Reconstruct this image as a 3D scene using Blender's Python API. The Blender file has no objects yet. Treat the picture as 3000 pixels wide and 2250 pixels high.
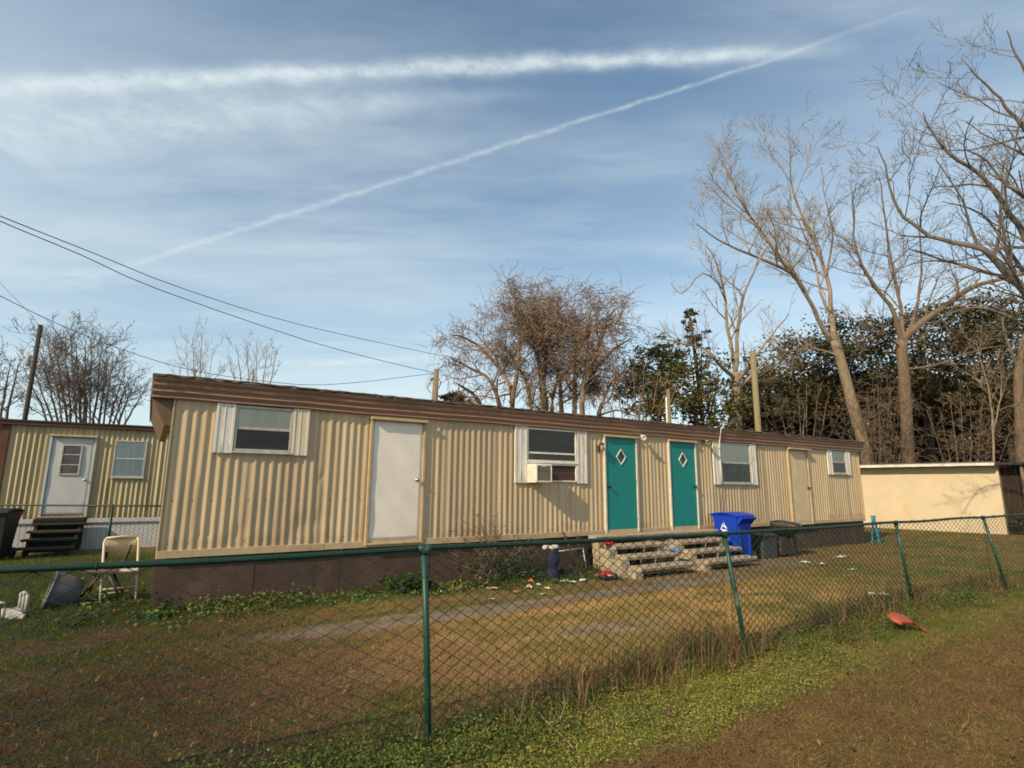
import bpy, bmesh, math, random
import numpy as np
from mathutils import Vector, Matrix
R = math.radians
rnd = random.Random(11)
nrng = np.random.default_rng(5)
S = bpy.context.scene
COL = S.collection

# ------------------------------------------------------------------ camera geometry (metres, ground z = 0)
F, PITCH, ROLL, CZ = 1624.9, .182, -.0077, 1.65
CAM = Vector((0, 0, CZ))
_c, _s = math.cos(ROLL), math.sin(ROLL)
FWD = Vector((0, math.cos(PITCH), math.sin(PITCH)))
_h, _v = Vector((1, 0, 0)), Vector((0, -math.sin(PITCH), math.cos(PITCH)))
CX, CY = _c*_h - _s*_v, _s*_h + _c*_v
def ray(px, py): return FWD + CX*((px-1500)/F) - CY*((py-1125)/F)
def gp(px, py, z=0.0):
    d = ray(px, py); t = (z-CZ)/d.z
    return CAM + d*t
def at(px, py, t): return CAM + ray(px, py)*t
def hd(px, py, D):                      # point on the ray at horizontal range D
    d = ray(px, py); return CAM + d*(D/math.hypot(d.x, d.y))

# trailer frame: u along the long front wall, out = away from the wall towards the yard
X0, Y0, YAW = -4.6452, 7.5555, .5729
UX, UY = math.cos(YAW), math.sin(YAW)
def tw(u, out, z=0.0): return Vector((X0+u*UX+out*UY, Y0+u*UY-out*UX, z))
def to_uo(x, y): return ((x-X0)*UX+(y-Y0)*UY, (x-X0)*UY-(y-Y0)*UX)
def wallp(px, py, out=0.0):             # ray meets the plane 'out' metres in front of the trailer wall
    n = Vector((UY, -UX, 0)); o = tw(0, out); d = ray(px, py)
    p = CAM + d*((o-CAM).dot(n)/d.dot(n)); u, oo = to_uo(p.x, p.y)
    return u, p.z

# ------------------------------------------------------------------ materials
MATS = {}
def nodes(name):
    m = bpy.data.materials.new(name); m.use_nodes = True
    nt = m.node_tree; b = nt.nodes['Principled BSDF']
    return m, nt, b
def mat(name, c1, c2=None, scale=6., rough=.75, bump=0., bscale=40., metal=0., stretch=(1, 1, 1), detail=6., lo=.35, hi=.65, spec=.4, c3=None, s3=20., t3=.62, stretch3=(1, 1, 1)):
    if name in MATS: return MATS[name]
    m, nt, b = nodes(name); N = nt.nodes; L = nt.links
    b.inputs['Roughness'].default_value = rough; b.inputs['Metallic'].default_value = metal
    b.inputs['Specular IOR Level'].default_value = spec
    c1 = (*c1, 1); c2 = (*(c2 or [x*.75 for x in c1[:3]]), 1)
    tc = N.new('ShaderNodeTexCoord'); mp = N.new('ShaderNodeMapping'); mp.inputs['Scale'].default_value = stretch
    L.new(tc.outputs['Object'], mp.inputs['Vector'])
    no = N.new('ShaderNodeTexNoise'); no.inputs['Scale'].default_value = scale; no.inputs['Detail'].default_value = detail; no.inputs['Roughness'].default_value = .62
    L.new(mp.outputs[0], no.inputs['Vector'])
    r = N.new('ShaderNodeValToRGB'); r.color_ramp.elements[0].position = lo; r.color_ramp.elements[1].position = hi
    r.color_ramp.elements[0].color = c2; r.color_ramp.elements[1].color = c1
    L.new(no.outputs['Fac'], r.inputs['Fac'])
    out = r.outputs['Color']
    if c3:
        mp3 = N.new('ShaderNodeMapping'); mp3.inputs['Scale'].default_value = stretch3; L.new(tc.outputs['Object'], mp3.inputs['Vector'])
        n3 = N.new('ShaderNodeTexNoise'); n3.inputs['Scale'].default_value = s3; n3.inputs['Detail'].default_value = 5; L.new(mp3.outputs[0], n3.inputs['Vector'])
        r3 = N.new('ShaderNodeValToRGB'); r3.color_ramp.elements[0].position = t3-.06; r3.color_ramp.elements[1].position = t3+.08
        r3.color_ramp.elements[0].color = (0, 0, 0, 1); r3.color_ramp.elements[1].color = (.85, .85, .85, 1)
        L.new(n3.outputs['Fac'], r3.inputs['Fac'])
        mx = N.new('ShaderNodeMix'); mx.data_type = 'RGBA'; L.new(r3.outputs['Color'], mx.inputs['Factor'])
        L.new(out, mx.inputs['A']); mx.inputs['B'].default_value = (*c3, 1); out = mx.outputs['Result']
    L.new(out, b.inputs['Base Color'])
    if bump:
        nb = N.new('ShaderNodeTexNoise'); nb.inputs['Scale'].default_value = bscale; nb.inputs['Detail'].default_value = 4
        L.new(mp.outputs[0], nb.inputs['Vector'])
        bn = N.new('ShaderNodeBump'); bn.inputs['Strength'].default_value = bump; bn.inputs['Distance'].default_value = .02
        L.new(nb.outputs['Fac'], bn.inputs['Height']); L.new(bn.outputs['Normal'], b.inputs['Normal'])
    MATS[name] = m
    return m
def vcol_mat(name, rough=.9, trans=0.):
    m, nt, b = nodes(name); a = nt.nodes.new('ShaderNodeAttribute'); a.attribute_name = 'col'
    nt.links.new(a.outputs['Color'], b.inputs['Base Color']); b.inputs['Roughness'].default_value = rough; b.inputs['Specular IOR Level'].default_value = .2
    if trans:
        tr = nt.nodes.new('ShaderNodeBsdfTranslucent'); nt.links.new(a.outputs['Color'], tr.inputs['Color'])
        mx = nt.nodes.new('ShaderNodeMixShader'); mx.inputs[0].default_value = trans
        nt.links.new(b.outputs[0], mx.inputs[1]); nt.links.new(tr.outputs[0], mx.inputs[2])
        nt.links.new(mx.outputs[0], nt.nodes['Material Output'].inputs[0])
    return m
def glass_mat(name, tint, fac):
    m = bpy.data.materials.new(name); m.use_nodes = True; nt = m.node_tree; N = nt.nodes; L = nt.links
    N.remove(N['Principled BSDF'])
    g = N.new('ShaderNodeBsdfGlossy'); g.inputs['Roughness'].default_value = .04; g.inputs['Color'].default_value = (.9, .95, 1, 1)
    t = N.new('ShaderNodeBsdfTransparent'); t.inputs['Color'].default_value = (*tint, 1)
    f = N.new('ShaderNodeFresnel'); f.inputs['IOR'].default_value = fac
    mx = N.new('ShaderNodeMixShader'); L.new(f.outputs[0], mx.inputs[0]); L.new(t.outputs[0], mx.inputs[1]); L.new(g.outputs[0], mx.inputs[2])
    L.new(mx.outputs[0], N['Material Output'].inputs[0])
    MATS[name] = m
    return m

# siding: cream paint, brown vertical streaks, grime towards a ragged bottom edge
SIDING = mat('siding_cream', (.53, .41, .26), (.44, .34, .21), scale=2.2, rough=.5, stretch=(1.6, 1, .22), c3=(.30, .205, .11), s3=2.6, t3=.66, stretch3=(3.2, 1, .16), spec=.35)
SIDING2 = mat('siding_faded', (.50, .41, .235), (.40, .33, .19), scale=2.2, rough=.55, stretch=(1.6, 1, .22), c3=(.24, .19, .11), s3=2.6, t3=.64, stretch3=(3., 1, .15))
def weathered_siding(m, pitch, panel, z_dirt, rows):
    nt = m.node_tree; N = nt.nodes; L = nt.links; b = N['Principled BSDF']; src = b.inputs['Base Color'].links[0].from_socket
    tc = N.new('ShaderNodeTexCoord'); sp = N.new('ShaderNodeSeparateXYZ'); L.new(tc.outputs['Object'], sp.inputs[0])
    def mt(op, a, c=None, d=None):
        n = N.new('ShaderNodeMath'); n.operation = op
        for i, v in enumerate((a, c, d)):
            if v is None: continue
            if isinstance(v, (int, float)): n.inputs[i].default_value = v
            else: L.new(v, n.inputs[i])
        return n.outputs[0]
    def mix(f, a, col, mode='MIX'):
        x = N.new('ShaderNodeMix'); x.data_type = 'RGBA'; x.blend_type = mode
        if isinstance(f, (int, float)): x.inputs['Factor'].default_value = f
        else: L.new(f, x.inputs['Factor'])
        L.new(a, x.inputs['A'])
        if isinstance(col, tuple): x.inputs['B'].default_value = (*col, 1)
        else: L.new(col, x.inputs['B'])
        return x.outputs['Result']
    X, Z = sp.outputs['X'], sp.outputs['Z']
    wn = N.new('ShaderNodeTexWhiteNoise'); wn.noise_dimensions = '1D'; L.new(mt('FLOOR', mt('DIVIDE', X, panel)), wn.inputs['W'])
    rp = N.new('ShaderNodeValToRGB'); rp.color_ramp.elements[0].color = (.88, .86, .84, 1); rp.color_ramp.elements[1].color = (1.1, 1.08, 1.05, 1); L.new(wn.outputs['Value'], rp.inputs['Fac'])
    c = mix(1., src, rp.outputs['Color'], 'MULTIPLY')
    # seam line where two sheets lap
    fr = mt('FRACT', mt('DIVIDE', X, panel)); seam = mt('LESS_THAN', mt('ABSOLUTE', mt('SUBTRACT', fr, .5)), .006/panel); c = mix(mt('MULTIPLY', seam, .55), c, (.16, .11, .07))
    # rusty screws
    fx = mt('ABSOLUTE', mt('MULTIPLY', mt('SUBTRACT', mt('FRACT', mt('DIVIDE', X, pitch*2)), .5), pitch*2)); dots = None
    for z in rows:
        d = mt('LESS_THAN', mt('ADD', mt('POWER', fx, 2.), mt('MULTIPLY', mt('POWER', mt('SUBTRACT', Z, z), 2.), .6)), .00014); dots = d if dots is None else mt('MAXIMUM', dots, d)
    c = mix(mt('MULTIPLY', dots, .7), c, (.11, .06, .03))
    # splashed mud, ragged upper edge
    n = N.new('ShaderNodeTexNoise'); n.inputs['Scale'].default_value = 3.; n.inputs['Detail'].default_value = 6; L.new(tc.outputs['Object'], n.inputs['Vector'])
    h = mt('SUBTRACT', mt('ADD', z_dirt, mt('MULTIPLY', mt('SUBTRACT', n.outputs['Fac'], .5), 1.3)), Z)
    mr = N.new('ShaderNodeMapRange'); mr.inputs['From Min'].default_value = -.02; mr.inputs['From Max'].default_value = .35; mr.inputs['To Max'].default_value = .6; L.new(h, mr.inputs['Value'])
    c = mix(mr.outputs[0], c, (.26, .175, .10))
    L.new(c, b.inputs['Base Color'])
weathered_siding(SIDING, .1165, 1.0485, .92, (1.42, .86, 2.62)); weathered_siding(SIDING2, .112, 1.008, .98, (1.5, .9))
TRIM = mat('trim_tan', (.50, .38, .215), (.40, .29, .16), scale=5, rough=.6, c3=(.22, .14, .08), s3=9, t3=.66)
FASCIA = mat('fascia_brown', (.30, .175, .118), (.25, .145, .095), scale=1.5, rough=.42, stretch=(.5, 1, .2), c3=(.30, .185, .13), s3=2.2, t3=.64, stretch3=(2.5, 1, .2))
ROOFEDGE = mat('roof_edge_tar', (.10, .06, .04), (.05, .033, .025), scale=14, rough=.9, bump=.8, c3=(.22, .13, .075), s3=16, t3=.6)
ROOFTOP = mat('roof_metal', (.22, .18, .14), (.13, .10, .08), scale=3, rough=.8)
SKIRT = mat('skirt_brown', (.088, .05, .034), (.062, .036, .025), scale=3, rough=.8, stretch=(1, 1, .5), bump=.3, bscale=2.5, c3=(.115, .07, .046), s3=4, t3=.62, stretch3=(1, 1, .6))
WHITEDOOR = mat('door_white', (.80, .735, .645), (.73, .67, .58), scale=2.5, rough=.5, bump=.25, bscale=3.2, c3=(.42, .38, .32), s3=5, t3=.73)
TEAL = mat('door_teal', (.007, .215, .195), (.006, .19, .172), scale=4, rough=.55, bump=.12, bscale=30)
BEIGEDOOR = mat('door_beige', (.63, .49, .30), (.56, .43, .26), scale=3, rough=.6, bump=.2, bscale=4)
OFFWHITE = mat('shutter_white', (.74, .70, .62), (.60, .56, .48), scale=4, rough=.6, stretch=(2, 1, .4), c3=(.30, .24, .16), s3=6, t3=.63, stretch3=(4, 1, .5))
OFFWHITE2 = mat('shutter_yellowed', (.72, .66, .52), (.62, .54, .36), scale=3, rough=.6, stretch=(3, 1, .3), c3=(.45, .30, .10), s3=5, t3=.62, stretch3=(5, 1, .25))
ALU = mat('window_aluminium', (.50, .47, .42), (.36, .33, .29), scale=12, rough=.5)
WHITEPAINT = mat('white_paint', (.72, .68, .60), (.6, .56, .48), scale=8, rough=.6, c3=(.4, .33, .24), s3=12, t3=.68)
BLINDW = mat('blind_pale', (.80, .75, .61), (.68, .63, .51), scale=5, rough=.9, stretch=(3, 1, .2))
BLINDD = mat('screen_dark', (.17, .14, .11), (.11, .09, .072), scale=4, rough=.9, stretch=(.3, 1, 3))
BLINDG = mat('screen_grey', (.21, .17, .135), (.14, .115, .09), scale=4, rough=.9)
CURTAIN = mat('curtain_white', (.80, .79, .75), (.55, .55, .54), scale=4, rough=.9, stretch=(6, 1, .4))
GLASS = glass_mat('window_glass', (.93, .94, .92), 1.30)
DARKGLASS = mat('dark_glass', (.012, .018, .03), (.008, .012, .02), rough=.08, spec=.6)
BLACK = mat('black_plastic', (.02, .02, .02), (.014, .014, .014), rough=.5)
BRASS = mat('brass_knob', (.55, .42, .25), rough=.25, metal=1.)
GREENPIPE = mat('green_vinyl', (.006, .038, .024), (.005, .029, .019), scale=14, rough=.48, c3=(.02, .05, .04), s3=22, t3=.66)
GREENOLD = mat('green_vinyl_worn', (.010, .055, .038), (.007, .042, .03), scale=9, rough=.45, c3=(.12, .16, .145), s3=14, t3=.62, stretch3=(1, 1, .5))
WIREG = mat('green_wire', (.005, .034, .021), (.004, .026, .017), scale=3, rough=.5)
CONC = mat('concrete_tan', (.38, .30, .21), (.28, .215, .15), scale=6, rough=.9, bump=.5, c3=(.17, .125, .085), s3=7, t3=.62)
BLOCK = mat('block_painted', (.40, .33, .23), (.27, .215, .145), scale=5, rough=.9, bump=.5, c3=(.15, .12, .08), s3=8, t3=.6)
BLUEC = mat('cart_blue', (.006, .045, .44), (.005, .038, .37), scale=5, rough=.4)
EMBLEM = mat('emblem_white', (.72, .72, .72), (.6, .62, .66), scale=30, rough=.6)
DARKBIN = mat('bin_dark', (.018, .019, .022), (.013, .014, .016), rough=.5)
TURQ = mat('turquoise_plastic', (.03, .24, .31), (.02, .16, .22), scale=10, rough=.5)
RUST = mat('rust', (.17, .075, .035), (.07, .035, .02), scale=8, rough=.9, c3=(.36, .22, .12), s3=9, t3=.62)
GRILL = mat('grill_black', (.035, .042, .04), (.02, .022, .022), scale=8, rough=.55, c3=(.10, .05, .03), s3=9, t3=.65)
TANWALL = mat('stucco_yellow', (.55, .455, .305), (.50, .41, .27), scale=1.6, rough=.9, bump=.25, bscale=30, c3=(.50, .37, .2), s3=1.8, t3=.68)
WOODDARK = mat('wood_dark', (.035, .022, .014), (.02, .013, .009), scale=4, rough=.9, stretch=(6, 6, .4), bump=.5)
WOODSTEP = mat('wood_weathered', (.065, .048, .034), (.04, .03, .022), scale=5, rough=.9, stretch=(.5, 4, 4), bump=.5)
POLE = mat('pole_wood', (.23, .17, .105), (.16, .115, .07), scale=6, rough=.9, stretch=(6, 6, .3), bump=.4)
POLED = mat('pole_wood_dark', (.055, .04, .03), (.035, .026, .02), scale=6, rough=.9, stretch=(6, 6, .3))
CABLE = mat('cable_black', (.03, .03, .032), rough=.7)
CHAIRW = mat('chair_cream', (.60, .53, .41), (.54, .47, .36), rough=.45)
CHAIRB = mat('chair_brown', (.075, .042, .03), (.05, .03, .02), rough=.6)
RESIN = mat('resin_white', (.38, .36, .32), (.30, .28, .25), scale=8, rough=.5)
GREYTUB = mat('tub_grey', (.095, .095, .105), (.07, .07, .078), scale=6, rough=.5)
NAVY = mat('navy_fabric', (.010, .014, .045), (.008, .010, .028), scale=9, rough=.8, bump=.6, bscale=14)
REDP = mat('red_plastic', (.42, .012, .012), (.32, .01, .01), rough=.4)
REDC = mat('red_cloth', (.55, .012, .025), (.42, .01, .02), rough=.8)
BLUEBAG = mat('blue_bag', (.04, .2, .62), (.03, .14, .5), rough=.5)
TERRA = mat('terracotta_plastic', (.34, .075, .042), (.26, .06, .034), scale=12, rough=.65)
PAPER = mat('litter_white', (.56, .55, .51), (.40, .39, .36), scale=30, rough=.8)
LIME = mat('litter_lime', (.42, .62, .22), (.6, .68, .55), scale=25, rough=.6, lo=.45, hi=.55)
ORANGE = mat('litter_orange', (.6, .12, .03), (.4, .09, .03), scale=30, rough=.7)
PINK = mat('litter_tan', (.48, .30, .2), (.4, .22, .16), scale=30, rough=.8)
BARKL = mat('bark_pale', (.31, .245, .17), (.20, .15, .10), scale=5, rough=.95, stretch=(1, 1, .3), bump=.4, bscale=14)
BARKM = mat('bark_brown', (.19, .135, .09), (.125, .088, .06), scale=5, rough=.95, stretch=(1, 1, .3), bump=.4, bscale=14)
BARKG = mat('bark_grey', (.175, .15, .125), (.11, .092, .078), scale=4, rough=.95, stretch=(1, 1, .3), bump=.3, bscale=14)
BARKD = mat('bark_dark', (.06, .045, .032), (.04, .03, .022), scale=4, rough=.95)
BARKR = mat('bark_reddish', (.26, .182, .125), (.18, .124, .085), scale=4, rough=.95)
LEAF = vcol_mat('leaves', .75, .22)
BLADE = vcol_mat('grass_blades', .9, .2)
GROUND = None

# ------------------------------------------------------------------ mesh collecting
class MB:
    def __init__(s): s.v = []; s.f = []
    def add(s, vs, fs):
        o = len(s.v); s.v.extend(tuple(p) for p in vs); s.f.extend(tuple(i+o for i in f) for f in fs); return s
    def box(s, x0, x1, y0, y1, z0, z1, M=None):
        vs = [Vector((x, y, z)) for z in (z0, z1) for y in (y0, y1) for x in (x0, x1)]
        if M is not None: vs = [M @ p for p in vs]
        return s.add(vs, [(0, 2, 3, 1), (4, 5, 7, 6), (0, 1, 5, 4), (2, 6, 7, 3), (0, 4, 6, 2), (1, 3, 7, 5)])
    def tube(s, pts, rs, n=6, cap=True):
        pts = [Vector(p) for p in pts]
        if not hasattr(rs, '__len__'): rs = [rs]*len(pts)
        d0 = (pts[-1]-pts[0]); d0 = d0.normalized() if d0.length > 1e-9 else Vector((0, 0, 1))
        ref = Vector((0, 0, 1)) if abs(d0.z) < .9 else Vector((1, 0, 0))
        vs = []; fs = []
        k = len(pts)
        for i, p in enumerate(pts):
            d = (pts[min(i+1, k-1)]-pts[max(i-1, 0)])
            d = d.normalized() if d.length > 1e-9 else d0
            a = d.cross(ref)
            if a.length < 1e-4: a = d.cross(Vector((0, 1, 0)))
            a.normalize(); b = d.cross(a)
            for j in range(n):
                t = 2*math.pi*j/n; vs.append(p+a*(rs[i]*math.cos(t))+b*(rs[i]*math.sin(t)))
        for i in range(k-1):
            for j in range(n):
                fs.append((i*n+j, i*n+(j+1) % n, (i+1)*n+(j+1) % n, (i+1)*n+j))
        if cap: fs.append(tuple(range(n))[::-1]); fs.append(tuple((k-1)*n+j for j in range(n)))
        return s.add(vs, fs)
    def lathe(s, prof, c=(0, 0, 0), n=20, M=None, sx=1., sy=1.):
        vs = []; k = len(prof)
        for r, z in prof:
            for j in range(n):
                t = 2*math.pi*j/n; p = Vector((c[0]+r*math.cos(t)*sx, c[1]+r*math.sin(t)*sy, c[2]+z))
                vs.append(M @ p if M is not None else p)
        fs = [(i*n+j, i*n+(j+1) % n, (i+1)*n+(j+1) % n, (i+1)*n+j) for i in range(k-1) for j in range(n)]
        fs.append(tuple(range(n))[::-1]); fs.append(tuple((k-1)*n+j for j in range(n)))
        return s.add(vs, fs)
    def prism(s, poly, a, b, axis='x', M=None):
        n = len(poly); vs = []
        for q in (a, b):
            for (p0, p1) in poly:
                v = Vector((q, p0, p1)) if axis == 'x' else (Vector((p0, q, p1)) if axis == 'y' else Vector((p0, p1, q)))
                vs.append(M @ v if M is not None else v)
        fs = [tuple(range(n))[::-1], tuple(range(n, 2*n))]+[(i, (i+1) % n, n+(i+1) % n, n+i) for i in range(n)]
        return s.add(vs, fs)
    def build(s, name, m, parent=None, smooth=False, bevel=0., origin=None, fix=True):
        me = bpy.data.meshes.new(name)
        if origin is not None:
            o = Vector(origin); s.v = [(p[0]-o.x, p[1]-o.y, p[2]-o.z) for p in s.v]
        me.from_pydata([tuple(p) for p in s.v], [], s.f)
        if fix:
            bm = bmesh.new(); bm.from_mesh(me); bmesh.ops.recalc_face_normals(bm, faces=bm.faces); bm.to_mesh(me); bm.free()
        me.materials.append(m)
        if smooth: me.polygons.foreach_set('use_smooth', [True]*len(me.polygons))
        ob = bpy.data.objects.new(name, me); COL.objects.link(ob)
        if parent is not None: ob.parent = parent
        if origin is not None and parent is None: ob.location = origin
        if bevel:
            bv = ob.modifiers.new('bevel', 'BEVEL'); bv.width = bevel; bv.segments = 2; bv.limit_method = 'ANGLE'; bv.angle_limit = R(50)
        return ob
def tag(o, label=None, cat=None, group=None, kind=None):
    if label: o['label'] = label
    if cat: o['category'] = cat
    if group: o['group'] = group
    if kind: o['kind'] = kind
    return o
def thing(name, label, cat, loc=(0, 0, 0), rz=0., group=None):
    o = bpy.data.objects.new(name, None); COL.objects.link(o); o.location = loc; o.rotation_euler = (0, 0, rz); o.empty_display_size = .2
    return tag(o, label, cat, group)
def npmesh(name, verts, faces_flat, loop_tot, m, cols=None, parent=None):
    me = bpy.data.meshes.new(name)
    nv = len(verts); me.vertices.add(nv); me.vertices.foreach_set('co', verts.astype(np.float32).ravel())
    me.loops.add(len(faces_flat)); me.loops.foreach_set('vertex_index', faces_flat.astype(np.int32))
    npoly = len(loop_tot); me.polygons.add(npoly)
    st = np.concatenate([[0], np.cumsum(loop_tot)[:-1]]).astype(np.int32)
    me.polygons.foreach_set('loop_start', st)
    me.update(calc_edges=True)
    if cols is not None:
        a = me.color_attributes.new('col', 'FLOAT_COLOR', 'POINT')
        c4 = np.ones((nv, 4), np.float32); c4[:, :3] = cols; a.data.foreach_set('color', c4.ravel())
    me.materials.append(m); me.validate()
    ob = bpy.data.objects.new(name, me); COL.objects.link(ob)
    if parent is not None: ob.parent = parent
    return ob

# value noise (numpy)
def vnoise(x, y, seed=0):
    xi = np.floor(x).astype(np.int64); yi = np.floor(y).astype(np.int64); fx = x-xi; fy = y-yi
    fx = fx*fx*(3-2*fx); fy = fy*fy*(3-2*fy)
    def h(a, b):
        n = (a*374761393+b*668265263+seed*1442695041) & 0xffffffff
        n = ((n ^ (n >> 13))*1274126177) & 0xffffffff
        return ((n ^ (n >> 16)) & 0xffff)/65535.
    return (h(xi, yi)*(1-fx)+h(xi+1, yi)*fx)*(1-fy)+(h(xi, yi+1)*(1-fx)+h(xi+1, yi+1)*fx)*fy
def fbm(x, y, seed=0, o=4):
    t = 0; a = .5; s = 0
    for i in range(o):
        t = t+a*vnoise(x*2**i, y*2**i, seed+i*17); s += a; a *= .55
    return t/s
def sm(a, b, x): t = np.clip((x-a)/(b-a), 0, 1); return t*t*(3-2*t)

# ------------------------------------------------------------------ ground: height and cover as functions of place
STRAW = np.array((.43, .275, .098)); DEAD = np.array((.185, .112, .054)); GRN = np.array((.115, .125, .026)); CLOV = np.array((.20, .215, .040))
DGRN = np.array((.05, .085, .02)); GRAV = np.array((.25, .20, .155)); DIRT = np.array((.15, .10, .062))
def gz(x, y):
    u, o = (x-X0)*UX+(y-Y0)*UY, (x-X0)*UY-(y-Y0)*UX
    return .05*(fbm(x*.35, y*.35, 3, 3)-.5)+.04*np.exp(-((u-.2)/2.2)**2-(o/1.5)**2)
def gz1(x, y): return float(gz(np.array([x]), np.array([y]))[0])
def cover(x, y):
    """colour, gravel amount, clover amount, deadness"""
    u, o = (x-X0)*UX+(y-Y0)*UY, (x-X0)*UY-(y-Y0)*UX
    n1 = fbm(x*.7, y*.7, 1); n2 = fbm(x*2.3, y*2.3, 2); n3 = fbm(x*7, y*7, 4, 3); nl = fbm(u*.35, o*1.6, 9)
    w = (n2-.5)*.5
    g = sm(.50, .62, n1*.5+n2*.5)                                    # green share
    left = sm(2.2, -1.5, u)                                             # yard left of the doors: browner
    g = g*(1-.3*sm(-1, 3, u)*sm(6, 3, o))*(1-.6*sm(2.0, -.5, u)*sm(1.8, 2.4, o))
    strip = sm(1.15, .55, o+w)*sm(-9, -7, o)*sm(8.5, 6.5, u)           # green strip against the skirting
    strip2 = sm(.18, .05, np.abs(o+w*.4-1.62))*sm(7, 4, u)*.8
    lawn = sm(11.5, 14, u)*.32 + sm(-1, -3, u)*sm(2., .5, o)*.35
    g = np.clip(np.maximum(np.maximum(g, strip), strip2)+lawn*(n2+.2), 0, 1)
    clov = sm(6.30, 5.98, o+w*.9+.06*np.maximum(u-2.5, 0))*sm(4.95, 5.15, o+w*.6)*sm(-2.6, -1.2, u)*sm(6.4, 4.6, u+2*w)
    weedgreen = sm(6.6, 5.9, o+w)*sm(4.6, 5.2, o)*sm(4.4, 5.4, u)*.62
    front = sm(5.8, 6.15, o+w*.9)
    olive = sm(.47, .60, fbm(u*.55, o*1.3, 15))*sm(5.0, 4.3, o)*sm(-7, -4, o)*.45*sm(.35, .6, n2+.15)
    g = np.clip(np.maximum(np.maximum(g*(1-.75*front), olive*(1-front)), weedgreen*(.5+n2)), 0, 1)
    grav = np.maximum(sm(.36, .14, np.abs(o+w*.6-1.98))*sm(.2, 1.6, u)*sm(.40, .58, nl)*sm(11, 8, u)*.9, sm(.32, .1, np.abs(o+w*.4-3.6))*sm(1.2, 2., u)*sm(6., 4.6, u)*sm(.36, .56, nl))
    grav = np.maximum(grav, sm(1.95, 1.7, o+w)*sm(.1, .3, o)*sm(6.2, 6.9, u)*sm(14.5, 12.5, u)*.5*sm(.3,.55,n2))
    gold = sm(2.0, 2.5, o)*sm(5.2, 4.4, o)*sm(1.5, 4.5, u)*sm(13, 9, u)
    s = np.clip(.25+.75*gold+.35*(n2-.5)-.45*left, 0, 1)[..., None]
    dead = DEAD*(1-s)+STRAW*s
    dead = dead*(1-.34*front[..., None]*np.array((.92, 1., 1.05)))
    dark = np.clip(left*sm(2.2, 3.2, o), 0, 1)[..., None]  # shade over the left foreground, put into the dead grass colour
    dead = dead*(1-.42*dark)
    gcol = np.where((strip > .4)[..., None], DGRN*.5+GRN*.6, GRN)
    c = dead*(1-g[..., None])+gcol*g[..., None]
    c = c*(1-clov[..., None])+(CLOV*(.45+.5*n3[..., None])+DIRT*.2)*clov[..., None]
    c = c*(1-grav[..., None])+GRAV*(.75+.5*n3[..., None])*grav[..., None]
    left_shade = sm(3.4, -.6, u)*sm(-7.5, -5.5, o)                        # shade at the left end of the yard, darkened into the ground colour
    c = c*(1-.46*left_shade[..., None])*(.72+.56*n3[..., None])
    return c, grav, clov, g

def build_ground():
    xs = np.concatenate([[-400, -150, -60], np.arange(-24, 34.01, .14), [60, 150, 400]])
    ys = np.concatenate([[-60, -12], np.arange(.0, 34.01, .14), [60, 150, 500]])
    gx, gy = np.meshgrid(xs, ys); x = gx.ravel(); y = gy.ravel(); far = (np.abs(x) > 40) | (y > 36) | (y < -5)
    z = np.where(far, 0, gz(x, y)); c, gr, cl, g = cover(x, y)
    z = z + np.where(far, 0, .02*(fbm(x*5, y*5, 8, 2)-.5))
    V = np.stack([x, y, z], 1); nx, ny = len(xs), len(ys)
    i = np.arange(nx*ny).reshape(ny, nx); q = np.stack([i[:-1, :-1], i[:-1, 1:], i[1:, 1:], i[1:, :-1]], -1).reshape(-1, 4)
    m, nt, b = nodes('ground_soil'); a = nt.nodes.new('ShaderNodeAttribute'); a.attribute_name = 'col'
    tc = nt.nodes.new('ShaderNodeTexCoord'); no = nt.nodes.new('ShaderNodeTexNoise'); no.inputs['Scale'].default_value = 45; no.inputs['Detail'].default_value = 7
    nt.links.new(tc.outputs['Object'], no.inputs['Vector'])
    rp = nt.nodes.new('ShaderNodeValToRGB'); rp.color_ramp.elements[0].position = .3; rp.color_ramp.elements[1].position = .7
    rp.color_ramp.elements[0].color = (.45, .42, .4, 1); rp.color_ramp.elements[1].color = (1.25, 1.2, 1.15, 1)
    nt.links.new(no.outputs['Fac'], rp.inputs['Fac'])
    mx = nt.nodes.new('ShaderNodeMix'); mx.data_type = 'RGBA'; mx.blend_type = 'MULTIPLY'; mx.inputs['Factor'].default_value = 1
    nt.links.new(a.outputs['Color'], mx.inputs['A']); nt.links.new(rp.outputs['Color'], mx.inputs['B']); nt.links.new(mx.outputs['Result'], b.inputs['Base Color'])
    bn = nt.nodes.new('ShaderNodeBump'); bn.inputs['Strength'].default_value = .9; bn.inputs['Distance'].default_value = .03
    nt.links.new(no.outputs['Fac'], bn.inputs['Height']); nt.links.new(bn.outputs['Normal'], b.inputs['Normal']); b.inputs['Roughness'].default_value = .95; b.inputs['Specular IOR Level'].default_value = .15
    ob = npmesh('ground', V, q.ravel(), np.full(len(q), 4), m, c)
    tag(ob, kind='structure'); ob.data.polygons.foreach_set('use_smooth', [True]*len(ob.data.polygons))

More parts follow.
